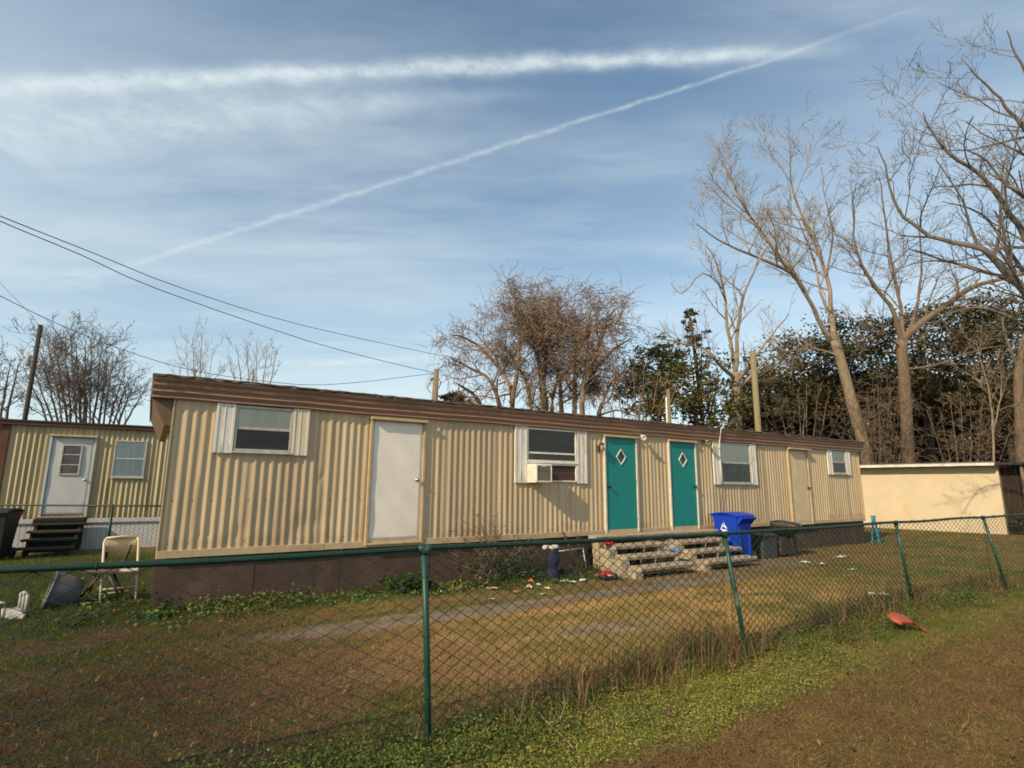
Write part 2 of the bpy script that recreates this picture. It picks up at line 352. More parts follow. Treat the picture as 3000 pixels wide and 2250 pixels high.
def blades(name, x, y, h, w, lean, cols, seed=0, z0=None, kind='stuff', parent=None, curl=1.):
    r = np.random.default_rng(seed); n = len(x); a = r.uniform(0, 2*np.pi, n); ld = r.uniform(0, 2*np.pi, n)
    z = (gz(x, y) if z0 is None else z0)-.01
    L = lean*h; hh = np.sqrt(np.maximum(h*h-L*L*.8, (h*.15)**2))
    bx, by = np.cos(a)*w*.5, np.sin(a)*w*.5
    mx_, my_ = x+np.cos(ld)*L*.35, y+np.sin(ld)*L*.35
    tx, ty = x+np.cos(ld)*L*curl, y+np.sin(ld)*L*curl
    V = np.stack([np.stack([x-bx, y-by, z], 1), np.stack([x+bx, y+by, z], 1), np.stack([mx_+bx*.8, my_+by*.8, z+hh*.6], 1), np.stack([mx_-bx*.8, my_-by*.8, z+hh*.6], 1), np.stack([tx, ty, z+hh], 1)], 1).reshape(-1, 3)
    b = (np.arange(n)*5)[:, None]
    fl = np.concatenate([b+np.array([0, 1, 2, 3]), b+np.array([3, 2, 4])], 1).ravel()
    return npmesh(name, V, fl, np.tile([4, 3], n), BLADE, np.repeat(cols, 5, axis=0), parent)
def vis(x, y, m=.06):
    z = np.full(len(x), 0.-CZ)
    d = y*FWD.y+z*FWD.z; a = (x*CX.x+y*CX.y+z*CX.z)/np.maximum(d, .01); b = (x*CY.x+y*CY.y+z*CY.z)/np.maximum(d, .01)
    return (d > .5) & (np.abs(a) < 1500/F+m) & (np.abs(b) < 1125/F+m)
def inside_building(x, y):
    u, o = (x-X0)*UX+(y-Y0)*UY, (x-X0)*UY-(y-Y0)*UX
    return (u > -.05) & (u < 18.6) & (o < .04)
def build_grass():
    X, Y, H, W, LN, C = [], [], [], [], [], []
    for (y0, y1, x0, x1, n, hs) in ((2.8, 5.2, -5, 6, 95000, 1.), (5.2, 8.5, -8, 9, 130000, 1.1), (8.5, 13, -13, 14, 80000, 1.3), (13, 28, -17, 32, 90000, 1.7)):
        x = nrng.uniform(x0, x1, n); y = nrng.uniform(y0, y1, n)
        k = vis(x, y) & ~inside_building(x, y); x, y = x[k], y[k]
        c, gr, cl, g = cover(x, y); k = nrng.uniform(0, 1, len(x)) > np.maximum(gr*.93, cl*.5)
        x, y, c, g, cl = x[k], y[k], c[k], g[k], cl[k]; m = len(x)
        own = nrng.uniform(0, 1, m) < .28+.4*g                      # single blades may differ from their patch
        tint = np.where((nrng.uniform(0, 1, m) < .1+.9*g)[:, None], GRN*1.1, STRAW*.9)
        c = np.where((own & (nrng.uniform(0, 1, m) < .35))[:, None], c*.5+tint*.5, c)*nrng.uniform(.6, 1.5, (m, 1))
        h = nrng.uniform(.018, .055, m)*hs*(1+.4*g)*(1+1.2*(nrng.uniform(0, 1, m) > .975)); w = nrng.uniform(.0026, .0055, m)*hs**1.5
        ln = np.clip(nrng.normal(.88-.25*g, .2, m), .1, 1.1)
        X.append(x); Y.append(y); H.append(h); W.append(w); LN.append(ln); C.append(c)
    n = 60000; x = nrng.uniform(-4.5, 6, n); y = nrng.uniform(2.7, 6.5, n); k = vis(x, y); x, y = x[k], y[k]; c, gr, cl, g = cover(x, y); k = nrng.uniform(0, 1, len(x)) > np.maximum(cl*.9, g*.6); x, y, c = x[k], y[k], c[k]; m = len(x)
    X.append(x); Y.append(y); H.append(nrng.uniform(.03, .095, m)); W.append(nrng.uniform(.0025, .0048, m)); LN.append(nrng.uniform(.9, 1.1, m)); C.append(c*nrng.choice([.45, .8, 1.3, 1.9], (m, 1), p=[.2, .35, .3, .15]))      # matted dead straw close by
    ob = blades('grass', *[np.concatenate(q) for q in (X, Y, H, W, LN, C)], seed=2)
    tag(ob, 'short dormant brown and green grass over the yard and verge', 'grass', kind='stuff')

def leaf_cloud(P, size, cols, name, m, parent=None, seed=0, up=.3, aspect=.55):
    """P (n,3) leaf centres -> one quad folded leaf each"""
    r = np.random.default_rng(seed); n = len(P)
    a = r.normal(0, 1, (n, 3)); a[:, 2] *= .6; a /= np.linalg.norm(a, axis=1)[:, None]
    nn = r.normal(0, 1, (n, 3)); nn[:, 2] += up*3; b = np.cross(nn, a); b /= np.linalg.norm(b, axis=1)[:, None]+1e-9
    s = (np.asarray(size)*r.uniform(.6, 1.35, n))[:, None]
    V = np.stack([P-a*s, P+b*s*aspect, P+a*s, P-b*s*aspect], 1).reshape(-1, 3)
    fl = np.arange(n*4)
    return npmesh(name, V, fl, np.full(n, 4), m, np.repeat(cols, 4, axis=0), parent)

def build_clover_and_weeds():
    # clover-like ground cover in front of the fence
    n = 330000; x = nrng.uniform(-4, 6, n); y = nrng.uniform(2.8, 8, n); k = vis(x, y); x, y = x[k], y[k]
    c, gr, cl, g = cover(x, y); k = nrng.uniform(0, 1, len(x)) < cl*(.5+.5*sm(.34, .52, fbm(x*1.8, y*1.8, 44, 3))); x, y = x[k], y[k]
    m = len(x); lump = fbm(x*4, y*4, 21, 3)
    z = gz(x, y)+nrng.uniform(.0, 1, m)**.7*(.02+.075*lump)
    br = nrng.uniform(.78, 1.22, (m, 1))*(.7+.75*lump[:, None])
    c = CLOV*br; c[:, 0] *= nrng.uniform(.75, 1.35, m); dry = nrng.uniform(0, 1, m) < .12; c[dry] = np.array((.24, .16, .07))*br[dry]
    ob = leaf_cloud(np.stack([x, y, z], 1), .0072, c, 'clover_cover', LEAF, seed=3, up=.9, aspect=.85)
    tag(ob, 'bright green low clover spreading in front of the green fence', 'ground cover', kind='stuff')
    # dark green weeds against the skirting
    pts = []; cs = []
    for i in range(300):
        u = rnd.uniform(-1.3, 6.6) if i < 230 else rnd.uniform(6.6, 7.3); o = abs(rnd.gauss(.0, .42))+.05
        if u < 0: o = rnd.uniform(-1.8, .9)
        if rnd.random() > 1.7*float(fbm(np.array([u*1.1]), np.array([o*.8]), 71, 3)[0])-.25: continue
        p = tw(u, o); hgt = rnd.uniform(.05, .15)*(1.5 if o < .35 else .9); r0 = rnd.uniform(.06, .16)
        k = 70; q = nrng.normal(0, 1, (k, 3))*np.array([r0, r0, hgt*.4]); q[:, 2] = np.abs(q[:, 2])
        pts.append(q+np.array([p.x, p.y, gz1(p.x, p.y)])); cs.append(np.tile(np.array((.06, .095, .022))*rnd.uniform(.5, 1.9)*np.array((rnd.uniform(.8, 2.0), 1, 1)), (k, 1))*nrng.uniform(.6, 1.4, (k, 1)))
    ob = leaf_cloud(np.concatenate(pts), .026, np.concatenate(cs), 'skirting_weeds', LEAF, seed=8, up=.6, aspect=.6)
    tag(ob, 'dark green leafy weeds growing along the brown skirting', 'weeds', kind='stuff')
    # tall dead weeds and twigs along the front fence
    fx = np.array([p.x for p in FP]); fy = np.array([p.y for p in FP])
    X, Y, H, W, LN, C = [], [], [], [], [], []
    for i in range(11500):
        t = rnd.uniform(.72, 4.35) if i < 9000 else rnd.gauss(1.72, .22); j = int(t); f = t-j; x0 = fx[j]*(1-f)+fx[j+1]*f; y0 = fy[j]*(1-f)+fy[j+1]*f
        clump = float(fbm(np.array([t*5.]), np.array([.3]), 31, 3)[0])
        if rnd.random() > sm(.40, .60, clump)*(1. if 1.25 < t < 2.2 else .5)+.05: continue
        off = rnd.gauss(.12, .2); X.append(x0-off*UY+rnd.gauss(0, .05)); Y.append(y0+off*UX)
        H.append(rnd.uniform(.08, .31)*(.35+1.2*clump)*(1.35 if 1.2 < t < 2.1 else 1)*(1.6 if rnd.random() < .05 else 1)); W.append(rnd.uniform(.004, .009)); LN.append(min(1., abs(rnd.gauss(.42, .32))))
        b = rnd.uniform(.45, 1.3); C.append((.205*b, .125*b, .065*b) if rnd.random() < .8 else (.12*b, .15*b, .035*b))
    ob = blades('dead_weeds', *[np.array(q) for q in (X, Y, H, W, LN, C)], seed=6)
    tag(ob, 'tall dry brown weeds standing along the foot of the green fence', 'weeds', kind='stuff')
    # green weeds around the fence feet
    pts = []; cs = []
    for i in range(300):
        t = rnd.choice([rnd.gauss(1., .25), rnd.gauss(3., .35), rnd.uniform(2.1, 4.2), rnd.uniform(.3, 1.)]); t = min(4.4, max(.1, t)); j = int(t); f = t-j
        x0 = fx[j]*(1-f)+fx[j+1]*f; y0 = fy[j]*(1-f)+fy[j+1]*f; off = rnd.gauss(-.15, .22); x0 -= off*UY; y0 += off*UX
        k = 110; r0 = rnd.uniform(.06, .16); q = nrng.normal(0, 1, (k, 3))*np.array([r0, r0, rnd.uniform(.03, .09)]); q[:, 2] = np.abs(q[:, 2])
        pts.append(q+np.array([x0, y0, gz1(x0, y0)])); cs.append(np.tile(np.array((.085, .115, .028))*rnd.uniform(.5, 1.5), (k, 1))*nrng.uniform(.6, 1.4, (k, 1)))
    ob = leaf_cloud(np.concatenate(pts), .0115, np.concatenate(cs), 'fence_weeds', LEAF, seed=9, up=.6, aspect=.6)
    tag(ob, 'small leafy green weeds tangled round the fence posts', 'weeds', kind='stuff')
    # fallen leaves
    n = 3000; x = nrng.uniform(-6, 9, n); y = nrng.uniform(3, 13, n); k = vis(x, y) & ~inside_building(x, y); x, y = x[k], y[k]; m = len(x)
    c = np.array((.17, .098, .052))*nrng.uniform(.5, 1.5, (m, 1))
    ob = leaf_cloud(np.stack([x, y, gz(x, y)+.03+nrng.uniform(0, .02, m)], 1), .022, c, 'leaf_litter', LEAF, seed=12, up=3., aspect=.6)
    tag(ob, 'scattered dry brown fallen leaves on the grass', 'leaves', kind='stuff')

# ------------------------------------------------------------------ fences
def along(a, b, t): return a+(b-a)*t
FP = [Vector((-3.38, 2.2, 1.233)), hd(1243, 1607.5, 3.95), hd(2121, 1564, 6.15), hd(2624, 1530, 10.2), hd(2880, 1515, 12.55), Vector((10.5, 11.2, 1.2))]
FB = [Vector((-3.38, 2.2, 0)), hd(1254.8, 2202, 3.93), hd(2190, 1932, 6.2), hd(2668, 1743, 10.25), hd(2950, 1726, 12.6), Vector((10.6, 11.2, 0))]
def link_panel(mb, a, b, za, zb, zg, dx, dz, r, seed):
    """woven diamond mesh between two posts: vertical zigzag wires whose knees hook each other"""
    rr = random.Random(seed); d = Vector((b.x-a.x, b.y-a.y, 0)); Ln = d.length; d.normalize(); nrm = Vector((-d.y, d.x, 0))
    nw = int(Ln/dx); nrow = int((za-zg)/dz*2)
    def P(s, k, side):
        t = s/Ln; zt = za*(1-t)+zb*t; z = zg+(zt-zg)*k/nrow
        sag = .012*math.sin(s*2.3+seed)+.02*math.sin(z*3+s*.7)*(1-abs(2*z-1.2))
        bow = .022*math.sin(s*1.7+seed*2)*math.sin(math.pi*min(1, max(0, z/1.2)))
        return a*0+Vector((a.x, a.y, 0))+d*(s+sag)+nrm*(bow+side)+Vector((0, 0, z+.012*math.sin(s*3.1+z*2.)))
    for i in range(nw+1):
        pts = []
        for k in range(nrow+1):
            s = i*dx+(dx*.5 if (k+i) % 2 else -dx*.5)
            pts.append(P(min(Ln, max(0, s)), k, r*(.8 if (k+i) % 2 else -.8)))
        mb.tube(pts, r, 4, cap=False)
def fence_front():
    L0 = FP[1]; rt = thing('chain_link_fence', 'long green chain link fence running across the foreground', 'fence', (L0.x, L0.y, 0))
    O = (L0.x, L0.y, 0)
    rail = MB(); pts = []
    for i in range(len(FP)-1):
        for k in range(8):
            p = along(FP[i], FP[i+1], k/8); p = p+Vector((0, 0, .005*math.sin(k/8*math.pi*2+i)+.003*math.sin(i*3+k))); pts.append(p)
    pts.append(FP[-1]); rail.tube(pts, .0178, 10)
    rail.build('top_rail', GREENPIPE, rt, True, origin=O)
    for i in range(1, len(FP)):
        t, b = FP[i], FB[i]; m = MB(); dn = (b-t)
        m.tube([b+dn.normalized()*.1, along(b, t, .5)+Vector((.003, 0, 0)), t], .0215, 12)
        po = m.build('post', GREENOLD, rt, True, origin=O)
        c = MB(); d = (FP[min(i+1, len(FP)-1)]-FP[i-1]); d.z = 0; d.normalize()
        c.lathe([(.03, -.035), (.03, -.005), (.024, .012), (.0, .016)], (t.x, t.y, t.z), 12)
        c.tube([t-d*.045, t+d*.045], .0245, 12)
        c.build('post_cap', GREENOLD if i < 2 else GREENPIPE, po, True, origin=O)
        for zz in (.25, .55, .85):                                   # tie wires round the post
            q = along(b, t, zz); tm = MB(); tm.tube([q+Vector((.031*math.cos(a), .031*math.sin(a), .01*a/6)) for a in np.linspace(0, 6.2, 10)], .0022, 4); tm.build('tie_wire', WIREG, po, origin=O)
    for i in range(len(FP)-1):
        mb = MB(); a, b = FP[i], FP[i+1]
        near, dz = [(.045, .092), (.031, .077), (.031, .077), (.031, .077), (.036, .08)][i]
        link_panel(mb, a, b, a.z-.012, b.z-.012, .025, near*2, dz, .0041, i)
        mb.build('mesh_panel', WIREG, rt, False, origin=O, fix=False)
        for k in range(1, 7):
            ties = MB()
            p = along(a, b, k/7+.03*math.sin(k*5+i)); dd = (b-a).normalized()
            ties.tube([p+Vector((-dd.y*.024*math.cos(w), dd.x*.024*math.cos(w), .025*math.sin(w)))+dd*(.012*w/6) for w in np.linspace(0, 7., 12)], .0024, 4)
            ties.build('rail_tie', WIREG, rt, origin=O)
def fence_back():
    b0 = gp(309, 1640); D = math.hypot(b0.x, b0.y); t0 = hd(335, 1482.6, D)
    rt = thing('chain_link_fence', 'short green chain link fence in front of the far left mobile home', 'fence', (b0.x, b0.y, 0)); O = (b0.x, b0.y, 0)
    zt = t0.z
    # runs square to the view, level with the post
    ends = [Vector((b0.x-3.0, b0.y-.15, 0)), Vector((b0.x, b0.y, 0)), Vector((b0.x+2.9, b0.y+.1, 0))]
    ends.insert(0, Vector((b0.x-5.9, b0.y-.25, 0)))
    m = MB(); m.tube([e+Vector((0, 0, zt+.01)) for e in ends], .02, 8); m.build('top_rail', GREENPIPE, rt, True, origin=O)
    for i, e in enumerate(ends):
        m = MB(); m.tube([e-Vector((0, 0, .1)), Vector((e.x, e.y, zt+.04))], .028, 10); m.build('post', GREENPIPE, rt, True, origin=O)
        if i:
            p = ends[i-1]; mb = MB(); a = Vector((p.x, p.y, zt)); b = Vector((e.x, e.y, zt))
            link_panel(mb, a, b, zt-.01, zt-.01, .03, .075, .085, .003, 20+i); mb.build('mesh_panel', WIREG, rt, origin=O, fix=False)

# ------------------------------------------------------------------ mobile homes
def corrugated(mb, x0, x1, z0, z1, pitch, depth, holes=(), dents=(), rows=14, seams=8, seed=0):
    """ribbed sheet in the local x-z plane; rib crests at y = 0, valleys at y = +depth; cells inside holes are left out"""
    ns = 10; n = int((x1-x0)/pitch*ns); xs = [x0+i*(x1-x0)/n for i in range(n+1)]
    zs = sorted(set([z0, z1]+[z0+(z1-z0)*k/rows for k in range(1, rows)]+[z for h in holes for z in h[2:4] if z0 < z < z1]))
    rr = random.Random(seed); jit = {}
    vs = []; nx = len(xs)
    for z in zs:
        for x in xs:
            k = int((x-x0)/pitch); ph = ((x-x0)/pitch) % 1
            if k not in jit: jit[k] = (rr.gauss(0, .0012), rr.gauss(0, .0018), rr.uniform(.85, 1.1))
            c = .5+.5*math.cos(2*math.pi*(ph-.5)); prof = (c**1.15)                     # rounded rib, broad valley
            if k % seams == seams-1: prof *= .45
            y = depth*(1-prof*jit[k][2])+jit[k][0]
            for (dx, dz, rx, rz, amt) in dents:
                q = ((x-dx-.25*(z-dz))/rx)**2+((z-dz)/rz)**2
                if q < 4: y += amt*math.exp(-q*1.5)
            vs.append((x+jit[k][1]*math.sin(z*2+k), y, z))
    fs = []
    for j in range(len(zs)-1):
        zm = (zs[j]+zs[j+1])/2
        for i in range(nx-1):
            xm = (xs[i]+xs[i+1])/2
            if any(h[0] < xm < h[1] and h[2] < zm < h[3] for h in holes): continue
            a = j*nx+i; fs.append((a, a+1, a+nx+1, a+nx))
    mb.add(vs, fs)
def frame_bars(mb, x0, x1, z0, z1, w, y0, y1):
    mb.box(x0, x1, y0, y1, z1-w, z1); mb.box(x0, x1, y0, y1, z0, z0+w)
    mb.box(x0, x0+w, y0, y1, z0+w, z1-w); mb.box(x1-w, x1, y0, y1, z0+w, z1-w)
def pane(w, a, b, y, c, d):
    MB().add([(a, y, c), (b, y, c), (b, y, d), (a, y, d)], [(0, 1, 2, 3)]).build('pane', GLASS, w, fix=False)
def window(parent, x0, x1, z0, z1, upper, lower, sh=None, shm=None, lower_screen=True, mid=.5, frame=ALU, blinds=0):
    """single-hung window set in an opening; sh = outer u of left and right shutters"""
    w = thing_part('window', parent)
    m = MB(); frame_bars(m, x0, x1, z0, z1, .035, -.026, .03); fr = m.build('frame', frame, w, bevel=.004)
    zm = z0+(z1-z0)*(1-mid)
    m = MB(); m.box(x0+.035, x1-.035, -.018, .012, zm-.018, zm+.018); m.build('meeting_rail', frame, w, bevel=.003)
    pane(w, x0+.036, x1-.036, -.002, zm+.019, z1-.036)
    pane(w, x0+.036, x1-.036, -.009, z0+.036, zm-.019)
    m = MB(); m.box(x0+.02, x1-.02, .006, .011, zm-.02, z1-.02); m.build('blind', upper, w)
    m = MB()
    if blinds:
        n = 14
        for k in range(n): zz = z0+.02+(zm-z0)*k/n; m.box(x0+.02, x1-.02, .006, .018, zz+.004, zz+(zm-z0)/n-.006)
        m.box(x0+.02, x1-.02, .022, .026, z0+.02, zm)
    else: m.box(x0+.02, x1-.02, .014, .020, z0+.02, zm-.02)
    m.build('blind', lower, w)
    m = MB(); m.box(x0-.02, x1+.02, -.045, .0, z0-.03, z0-.001); m.build('sill', frame, w, bevel=.004)
    if sh:
        for k, (a, b) in enumerate(((sh[0], x0-.004), (x1+.004, sh[1]))):
            s = MB(); s.box(a, b, -.028, -.004, z0-.035, z1+.012); wd = b-a
            s.box(a, a+wd*.14, -.036, -.028, z0-.035, z1+.012); s.box(b-wd*.14, b, -.036, -.028, z0-.035, z1+.012)
            s.box(a+wd*.42, a+wd*.5, -.033, -.028, z0-.03, z1+.01)
            s.build('shutter', shm[k] if shm else OFFWHITE, parent, bevel=.004)
    return w
def thing_part(name, parent):
    o = bpy.data.objects.new(name, None); COL.objects.link(o); o.parent = parent; o.empty_display_size = .1; return o
def door(parent, x0, x1, z0, z1, m_slab, m_frame, fw=.045, knob=None, km=BRASS, hood=.09, diamond=False, dents=True):
    d = thing_part('door', parent)
    s = MB(); nx, nz = 14, 28; vs = []; rr = random.Random(int(x0*100))
    ph = rr.uniform(0, 6)
    cx, cz = (x0+x1)/2, z0+(z1-z0)*.79
    if not diamond:
        for j in range(nz+1):
            for i in range(nx+1):
                x = x0+(x1-x0)*i/nx; z = z0+(z1-z0)*j/nz
                y = -.012+(.004*math.sin(x*7+z*2.3+ph)*math.sin(z*3.1+ph)+.003*math.sin(z*9+x*13+ph) if dents else 0)
                if dents and i >= nx-2 and j < 5: y += .012*(i-nx+3)/3*(1-j/5)
                vs.append((x, y, z))
        s.add(vs, [(j*(nx+1)+i, j*(nx+1)+i+1, (j+1)*(nx+1)+i+1, (j+1)*(nx+1)+i) for j in range(nz) for i in range(nx)])
        sl = s.build('slab', m_slab, d, True, fix=False)
        so = sl.modifiers.new('solid', 'SOLIDIFY'); so.thickness = .03; so.offset = -1
    else:
        hw, hh = .125, .15
        o = [(x0, z0), (x1, z0), (x1, z1), (x0, z1)]; q = [(cx, cz-hh), (cx+hw, cz), (cx, cz+hh), (cx-hw, cz)]
        ext = [(x0, cz), (cx, z0), (x1, cz), (cx, z1)]
        def P(p, y): return (p[0], y, p[1])
        for y in (-.014, .02):
            ring = [(x0, z0), (cx, z0), (x1, z0), (x1, cz), (x1, z1), (cx, z1), (x0, z1), (x0, cz)]
            vs = [P(p, y) for p in ring]+[P(p, y) for p in q]
            s.add(vs, [(0, 1, 8, 11, 7), (1, 2, 3, 9, 8), (3, 4, 5, 10, 9), (5, 6, 7, 11, 10)])
        ring = [(x0, z0), (x1, z0), (x1, z1), (x0, z1)]
        for rg in (ring, q):
            vs = [P(p, y) for y in (-.014, .02) for p in rg]; s.add(vs, [(i, (i+1) % 4, 4+(i+1) % 4, 4+i) for i in range(4)])
        s.build('slab', m_slab, d)
        g = MB(); g.prism(q, .004, .009, 'y'); wn = g.build('pane', DARKGLASS, d)
        f = MB(); k = 1.0; big = [(cx, cz-hh-.02), (cx+hw+.015, cz), (cx, cz+hh+.02), (cx-hw-.015, cz)]
        vs = [P(p, y) for y in (-.034, -.0135) for p in (*q, *big)]
        fs = []
        for i in range(4):
            j = (i+1) % 4; fs += [(i, j, 4+j, 4+i), (8+i, 8+j, 12+j, 12+i), (i, j, 8+j, 8+i), (4+i, 4+j, 12+j, 12+i)]
        f.add(vs, fs); f.build('window_frame', WHITEPAINT, d)
    f = MB(); f.box(x0-fw, x0-.003, -.04, .02, z0-.03, z1+.003); f.box(x1+.003, x1+fw, -.04, .02, z0-.03, z1+.003); f.build('jamb', m_frame, d, bevel=.004)
    f = MB(); f.box(x0-fw-.01, x1+fw+.01, -hood-.012, .02, z1+.004, z1+.05); f.build('drip_cap', TRIM, d, bevel=.005)
    f = MB(); f.box(x0-fw, x1+fw, -.055, .02, z0-.06, z0-.031); f.build('sill', TRIM, d, bevel=.005)
    left = knob is None or knob[0] > cx
    for hz in (.2, 1.0, 1.75):
        h = MB(); hx = x0-.001 if left else x1+.001; h.tube([(hx, -.024, z0+hz), (hx, -.024, z0+hz+.09)], .009, 8); h.build('hinge', ALU, d, True)
    if knob:
        kx, kz = knob; M = Matrix.Translation((kx, -.014, kz)) @ Matrix.Rotation(R(90), 4, 'X')
        k = MB(); k.lathe([(.03, 0), (.03, .006), (.012, .012), (.012, .035), (.027, .045), (.03, .06), (.022, .072), (.0, .075)], n=14, M=M); k.build('knob', km, d, True)
    return d
FRAMEW = mat('door_frame_white', (.62, .57, .48), (.5, .45, .36), scale=10, rough=.6)

def main_home():
    rt = thing('mobile_home', 'long cream corrugated mobile home with brown fascia and two teal doors', 'mobile home', (X0, Y0, 0), YAW)
    zb, zs, zt, Ln, Dp = .674, 2.80, 3.122, 18.556, 3.65
    tr = .10
    dz = [(2.82, 3.71, .774, 2.70), (7.885, 8.769, .744, 2.694), (9.865, 10.734, .744, 2.694), (14.663, 15.577, .726, 2.71)]
    wins = [(.777, 1.568, 2.115, 2.775), (5.87, 7.10, 1.755, 2.775), (11.71, 12.92, 1.76, 2.775), (16.92, 17.72, 2.09, 2.775)]
    dents = [(.95, .98, .12, .10, .02), (1.75, 1.02, .15, .2, .022), (2.05, 1.75, .05, .06, .014), (1.3, 1.2, .5, .25, .006), (2.0, 1.1, .18, .14, .018), (4.5, 1.15, .2, .1, .008), (.5, .95, .2, .08, .012), (10.95, 1.0, .12, .4, .014), (13.6, 1.0, .5, .3, .008), (16.4, 1.1, .5, .3, .007)]
    m = MB(); corrugated(m, .0, Ln, zb+tr-.01, zs+.02, .1165, .0175, [(a-.02, b+.02, c-.01, d+.01) for a, b, c, d in wins]+[(a-.0, b+.0, c, d) for a, b, c, d in dz], dents, rows=22, seams=9, seed=3)
    m.build('siding', SIDING, rt, True, fix=False)
    # body behind the sheet, ends and back
    b = MB(); b.box(.13, Ln-.03, .075, Dp, zb, zs+.2); b.box(.10, .13, .03, Dp, zb, zs+.2); b.box(Ln-.03, Ln-.001, .012, Dp, zb, zs+.2); b.build('body_wall', TRIM, rt)
    for a_, b_ in ((-.004, .016), (Ln-.03, Ln+.012)):
        c = MB(); c.box(a_, b_, -.012, .012, zb, zs); c.build('corner_trim', TRIM, rt, bevel=.004)
    t = MB(); edges = [0, .42, 2.15, 4.4, 7.0, 9.3, 11.7, 14.1, 16.4, Ln]
    for i in range(len(edges)-1): t.box(edges[i]+.002, edges[i+1]-.002, -.016-.003*(i % 2), .02, zb+.002*(i % 3), zb+tr)
    t.build('bottom_trim', TRIM, rt, bevel=.004)
    # fascia: ribbed brown band, swept along the front and both ends
    prof = [(.02, zs-.012), (-.05, zs-.012), (-.062, zs+.0), (-.05, zs+.03), (-.072, zs+.065), (-.085, zs+.085), (-.07, zs+.115), (-.075, zs+.13), (-.10, zs+.165), (-.105, zs+.185), (-.085, zs+.21), (-.095, zs+.225), (-.12, zs+.255), (-.125, zs+.30), (.02, zs+.30)]
    prof = [(y, zs-.012+(z-zs+.012)*.93) for y, z in prof]
    f = MB(); nseg = 40; vs = []; np_ = len(prof)
    for i in range(nseg+1):
        x = -.262+(18.783+.262)*i/nseg; wv = .005*math.sin(i*1.9)+.004*math.sin(i*.7)
        for (y, z) in prof: vs.append((x, y+wv*.6, z+wv))
    fs = [(i*np_+j, i*np_+j+1, (i+1)*np_+j+1, (i+1)*np_+j) for i in range(nseg) for j in range(np_-1)]+[tuple(range(np_)), tuple(nseg*np_+j for j in range(np_))]
    f.add(vs, fs); fa = f.build('fascia', FASCIA, rt)
    # end hoods (raked underside)
    for sgn, x in ((-1, 0), (1, Ln)):
        e = MB(); q = [(0, zs+.31), (-.26, zs+.29), (-.258, zs-.005), (-.085, zs-.37), (0, zs-.37)]
        q = [(x+a if sgn < 0 else x-a*.85, z) for a, z in q]
        e.prism([(a, z) for a, z in q], .021, Dp, 'y'); e.build('end_hood', mat('hood_tan', (.17, .105, .06), (.13, .08, .045), scale=4, rough=.7), rt)
        e = MB(); xx = x-.262 if sgn < 0 else x+.222; e.box(min(xx, xx+sgn*.02), max(xx, xx+sgn*.02), .021, Dp, zs+.0, zs+.30); e.build('end_fascia', FASCIA, rt)
    # roof sheet with ragged tarred edge
    r = MB(); n = 190; vs = []
    rr = random.Random(4)
    for i in range(n+1):
        x = -.285+(18.80+.285)*i/n; j = rr.uniform(-.012, .014)
        for (y, z) in ((-.15+rr.uniform(-.008, .012), zs+.272+j), (-.152+rr.uniform(-.008, .012), zs+.294+j*.8), (-.02, zs+.330+j*.5), (.35, zs+.365)): vs.append((x, y, z))
    fs = [(i*4+j, i*4+j+1, (i+1)*4+j+1, (i+1)*4+j) for i in range(n) for j in range(3)]
    r.add(vs, fs); ro = r.build('roof_edge', ROOFEDGE, rt, fix=False)
    r = MB(); r.add([(x, y, z) for x in (-.285, 18.8) for (y, z) in ((.35, zs+.362), (Dp*.5, zs+.43), (Dp+.1, zs+.33), (Dp+.1, zs+.29), (.0, zs+.29))], [(0, 1, 6, 5), (1, 2, 7, 6), (2, 3, 8, 7), (3, 4, 9, 8), (4, 0, 5, 9), (0, 1, 2, 3, 4), (5, 6, 7, 8, 9)]); r.build('roof', ROOFTOP, rt)
    # skirting panels
    s = MB(); x = .0; k = 0
    s.box(.0, Ln+.02, .077, .09, -.12, zb-.002)
    while x < Ln:
        w = [1.22, 1.22, 1.5, 1.22][k % 4]; s.box(x+.004, min(Ln, x+w)-.004, .05+.004*(k % 2), .076, -.12, zb-.004-.004*(k % 3)); x += w; k += 1
    s.box(.10, .13, .095, Dp, -.12, zb-.003); s.box(Ln-.03, Ln, .095, Dp, -.12, zb-.003)
    s.build('skirting', SKIRT, rt, bevel=.002)
    window(rt, *wins[0], BLINDW, BLINDD, (.527, 1.803), (OFFWHITE, OFFWHITE2), blinds=1)
    window(rt, wins[1][0], wins[1][1], 2.12, wins[1][3], BLINDD, BLINDG, mid=.74, frame=WHITEPAINT)
    window(rt, *wins[2], BLINDW, BLINDG, (11.404, 13.15), (OFFWHITE, OFFWHITE))
    window(rt, *wins[3], mat('blind_tan', (.72, .64, .50), (.6, .53, .42), scale=5, rough=.9), BLINDD, (16.668, 17.955), (OFFWHITE, OFFWHITE))
    for a, b_, in ((5.589, 5.866), (7.104, 7.3635)):
        q = MB(); q.box(a, b_, -.028, -.004, 1.71, 2.787); q.box(a, a+.04, -.036, -.028, 1.71, 2.787); q.box(b_-.04, b_, -.036, -.028, 1.71, 2.787); q.box(a+.12, a+.15, -.033, -.028, 1.715, 2.78); q.build('shutter', OFFWHITE, rt, bevel=.004)
    # lower opening of that window: boarded on the right beside the air conditioner
    q = MB(); frame_bars(q, 5.87, 7.10, 1.735, 2.088, .03, -.032, .03); q.build('window_surround', WHITEPAINT, rt, bevel=.004)
    q = MB()
    for j in range(3): q.box(5.9, 7.07, .0+.006*(j % 2), .03, 1.766+j*.098, 1.766+(j+1)*.098-.006)
    q.build('filler_board', mat('board_brown', (.10, .06, .05), (.05, .03, .026), scale=9, rough=.9, stretch=(1, 1, 3), bump=.8), rt)
    door(rt, *dz[0], WHITEDOOR, TRIM, knob=(3.62, 1.74))
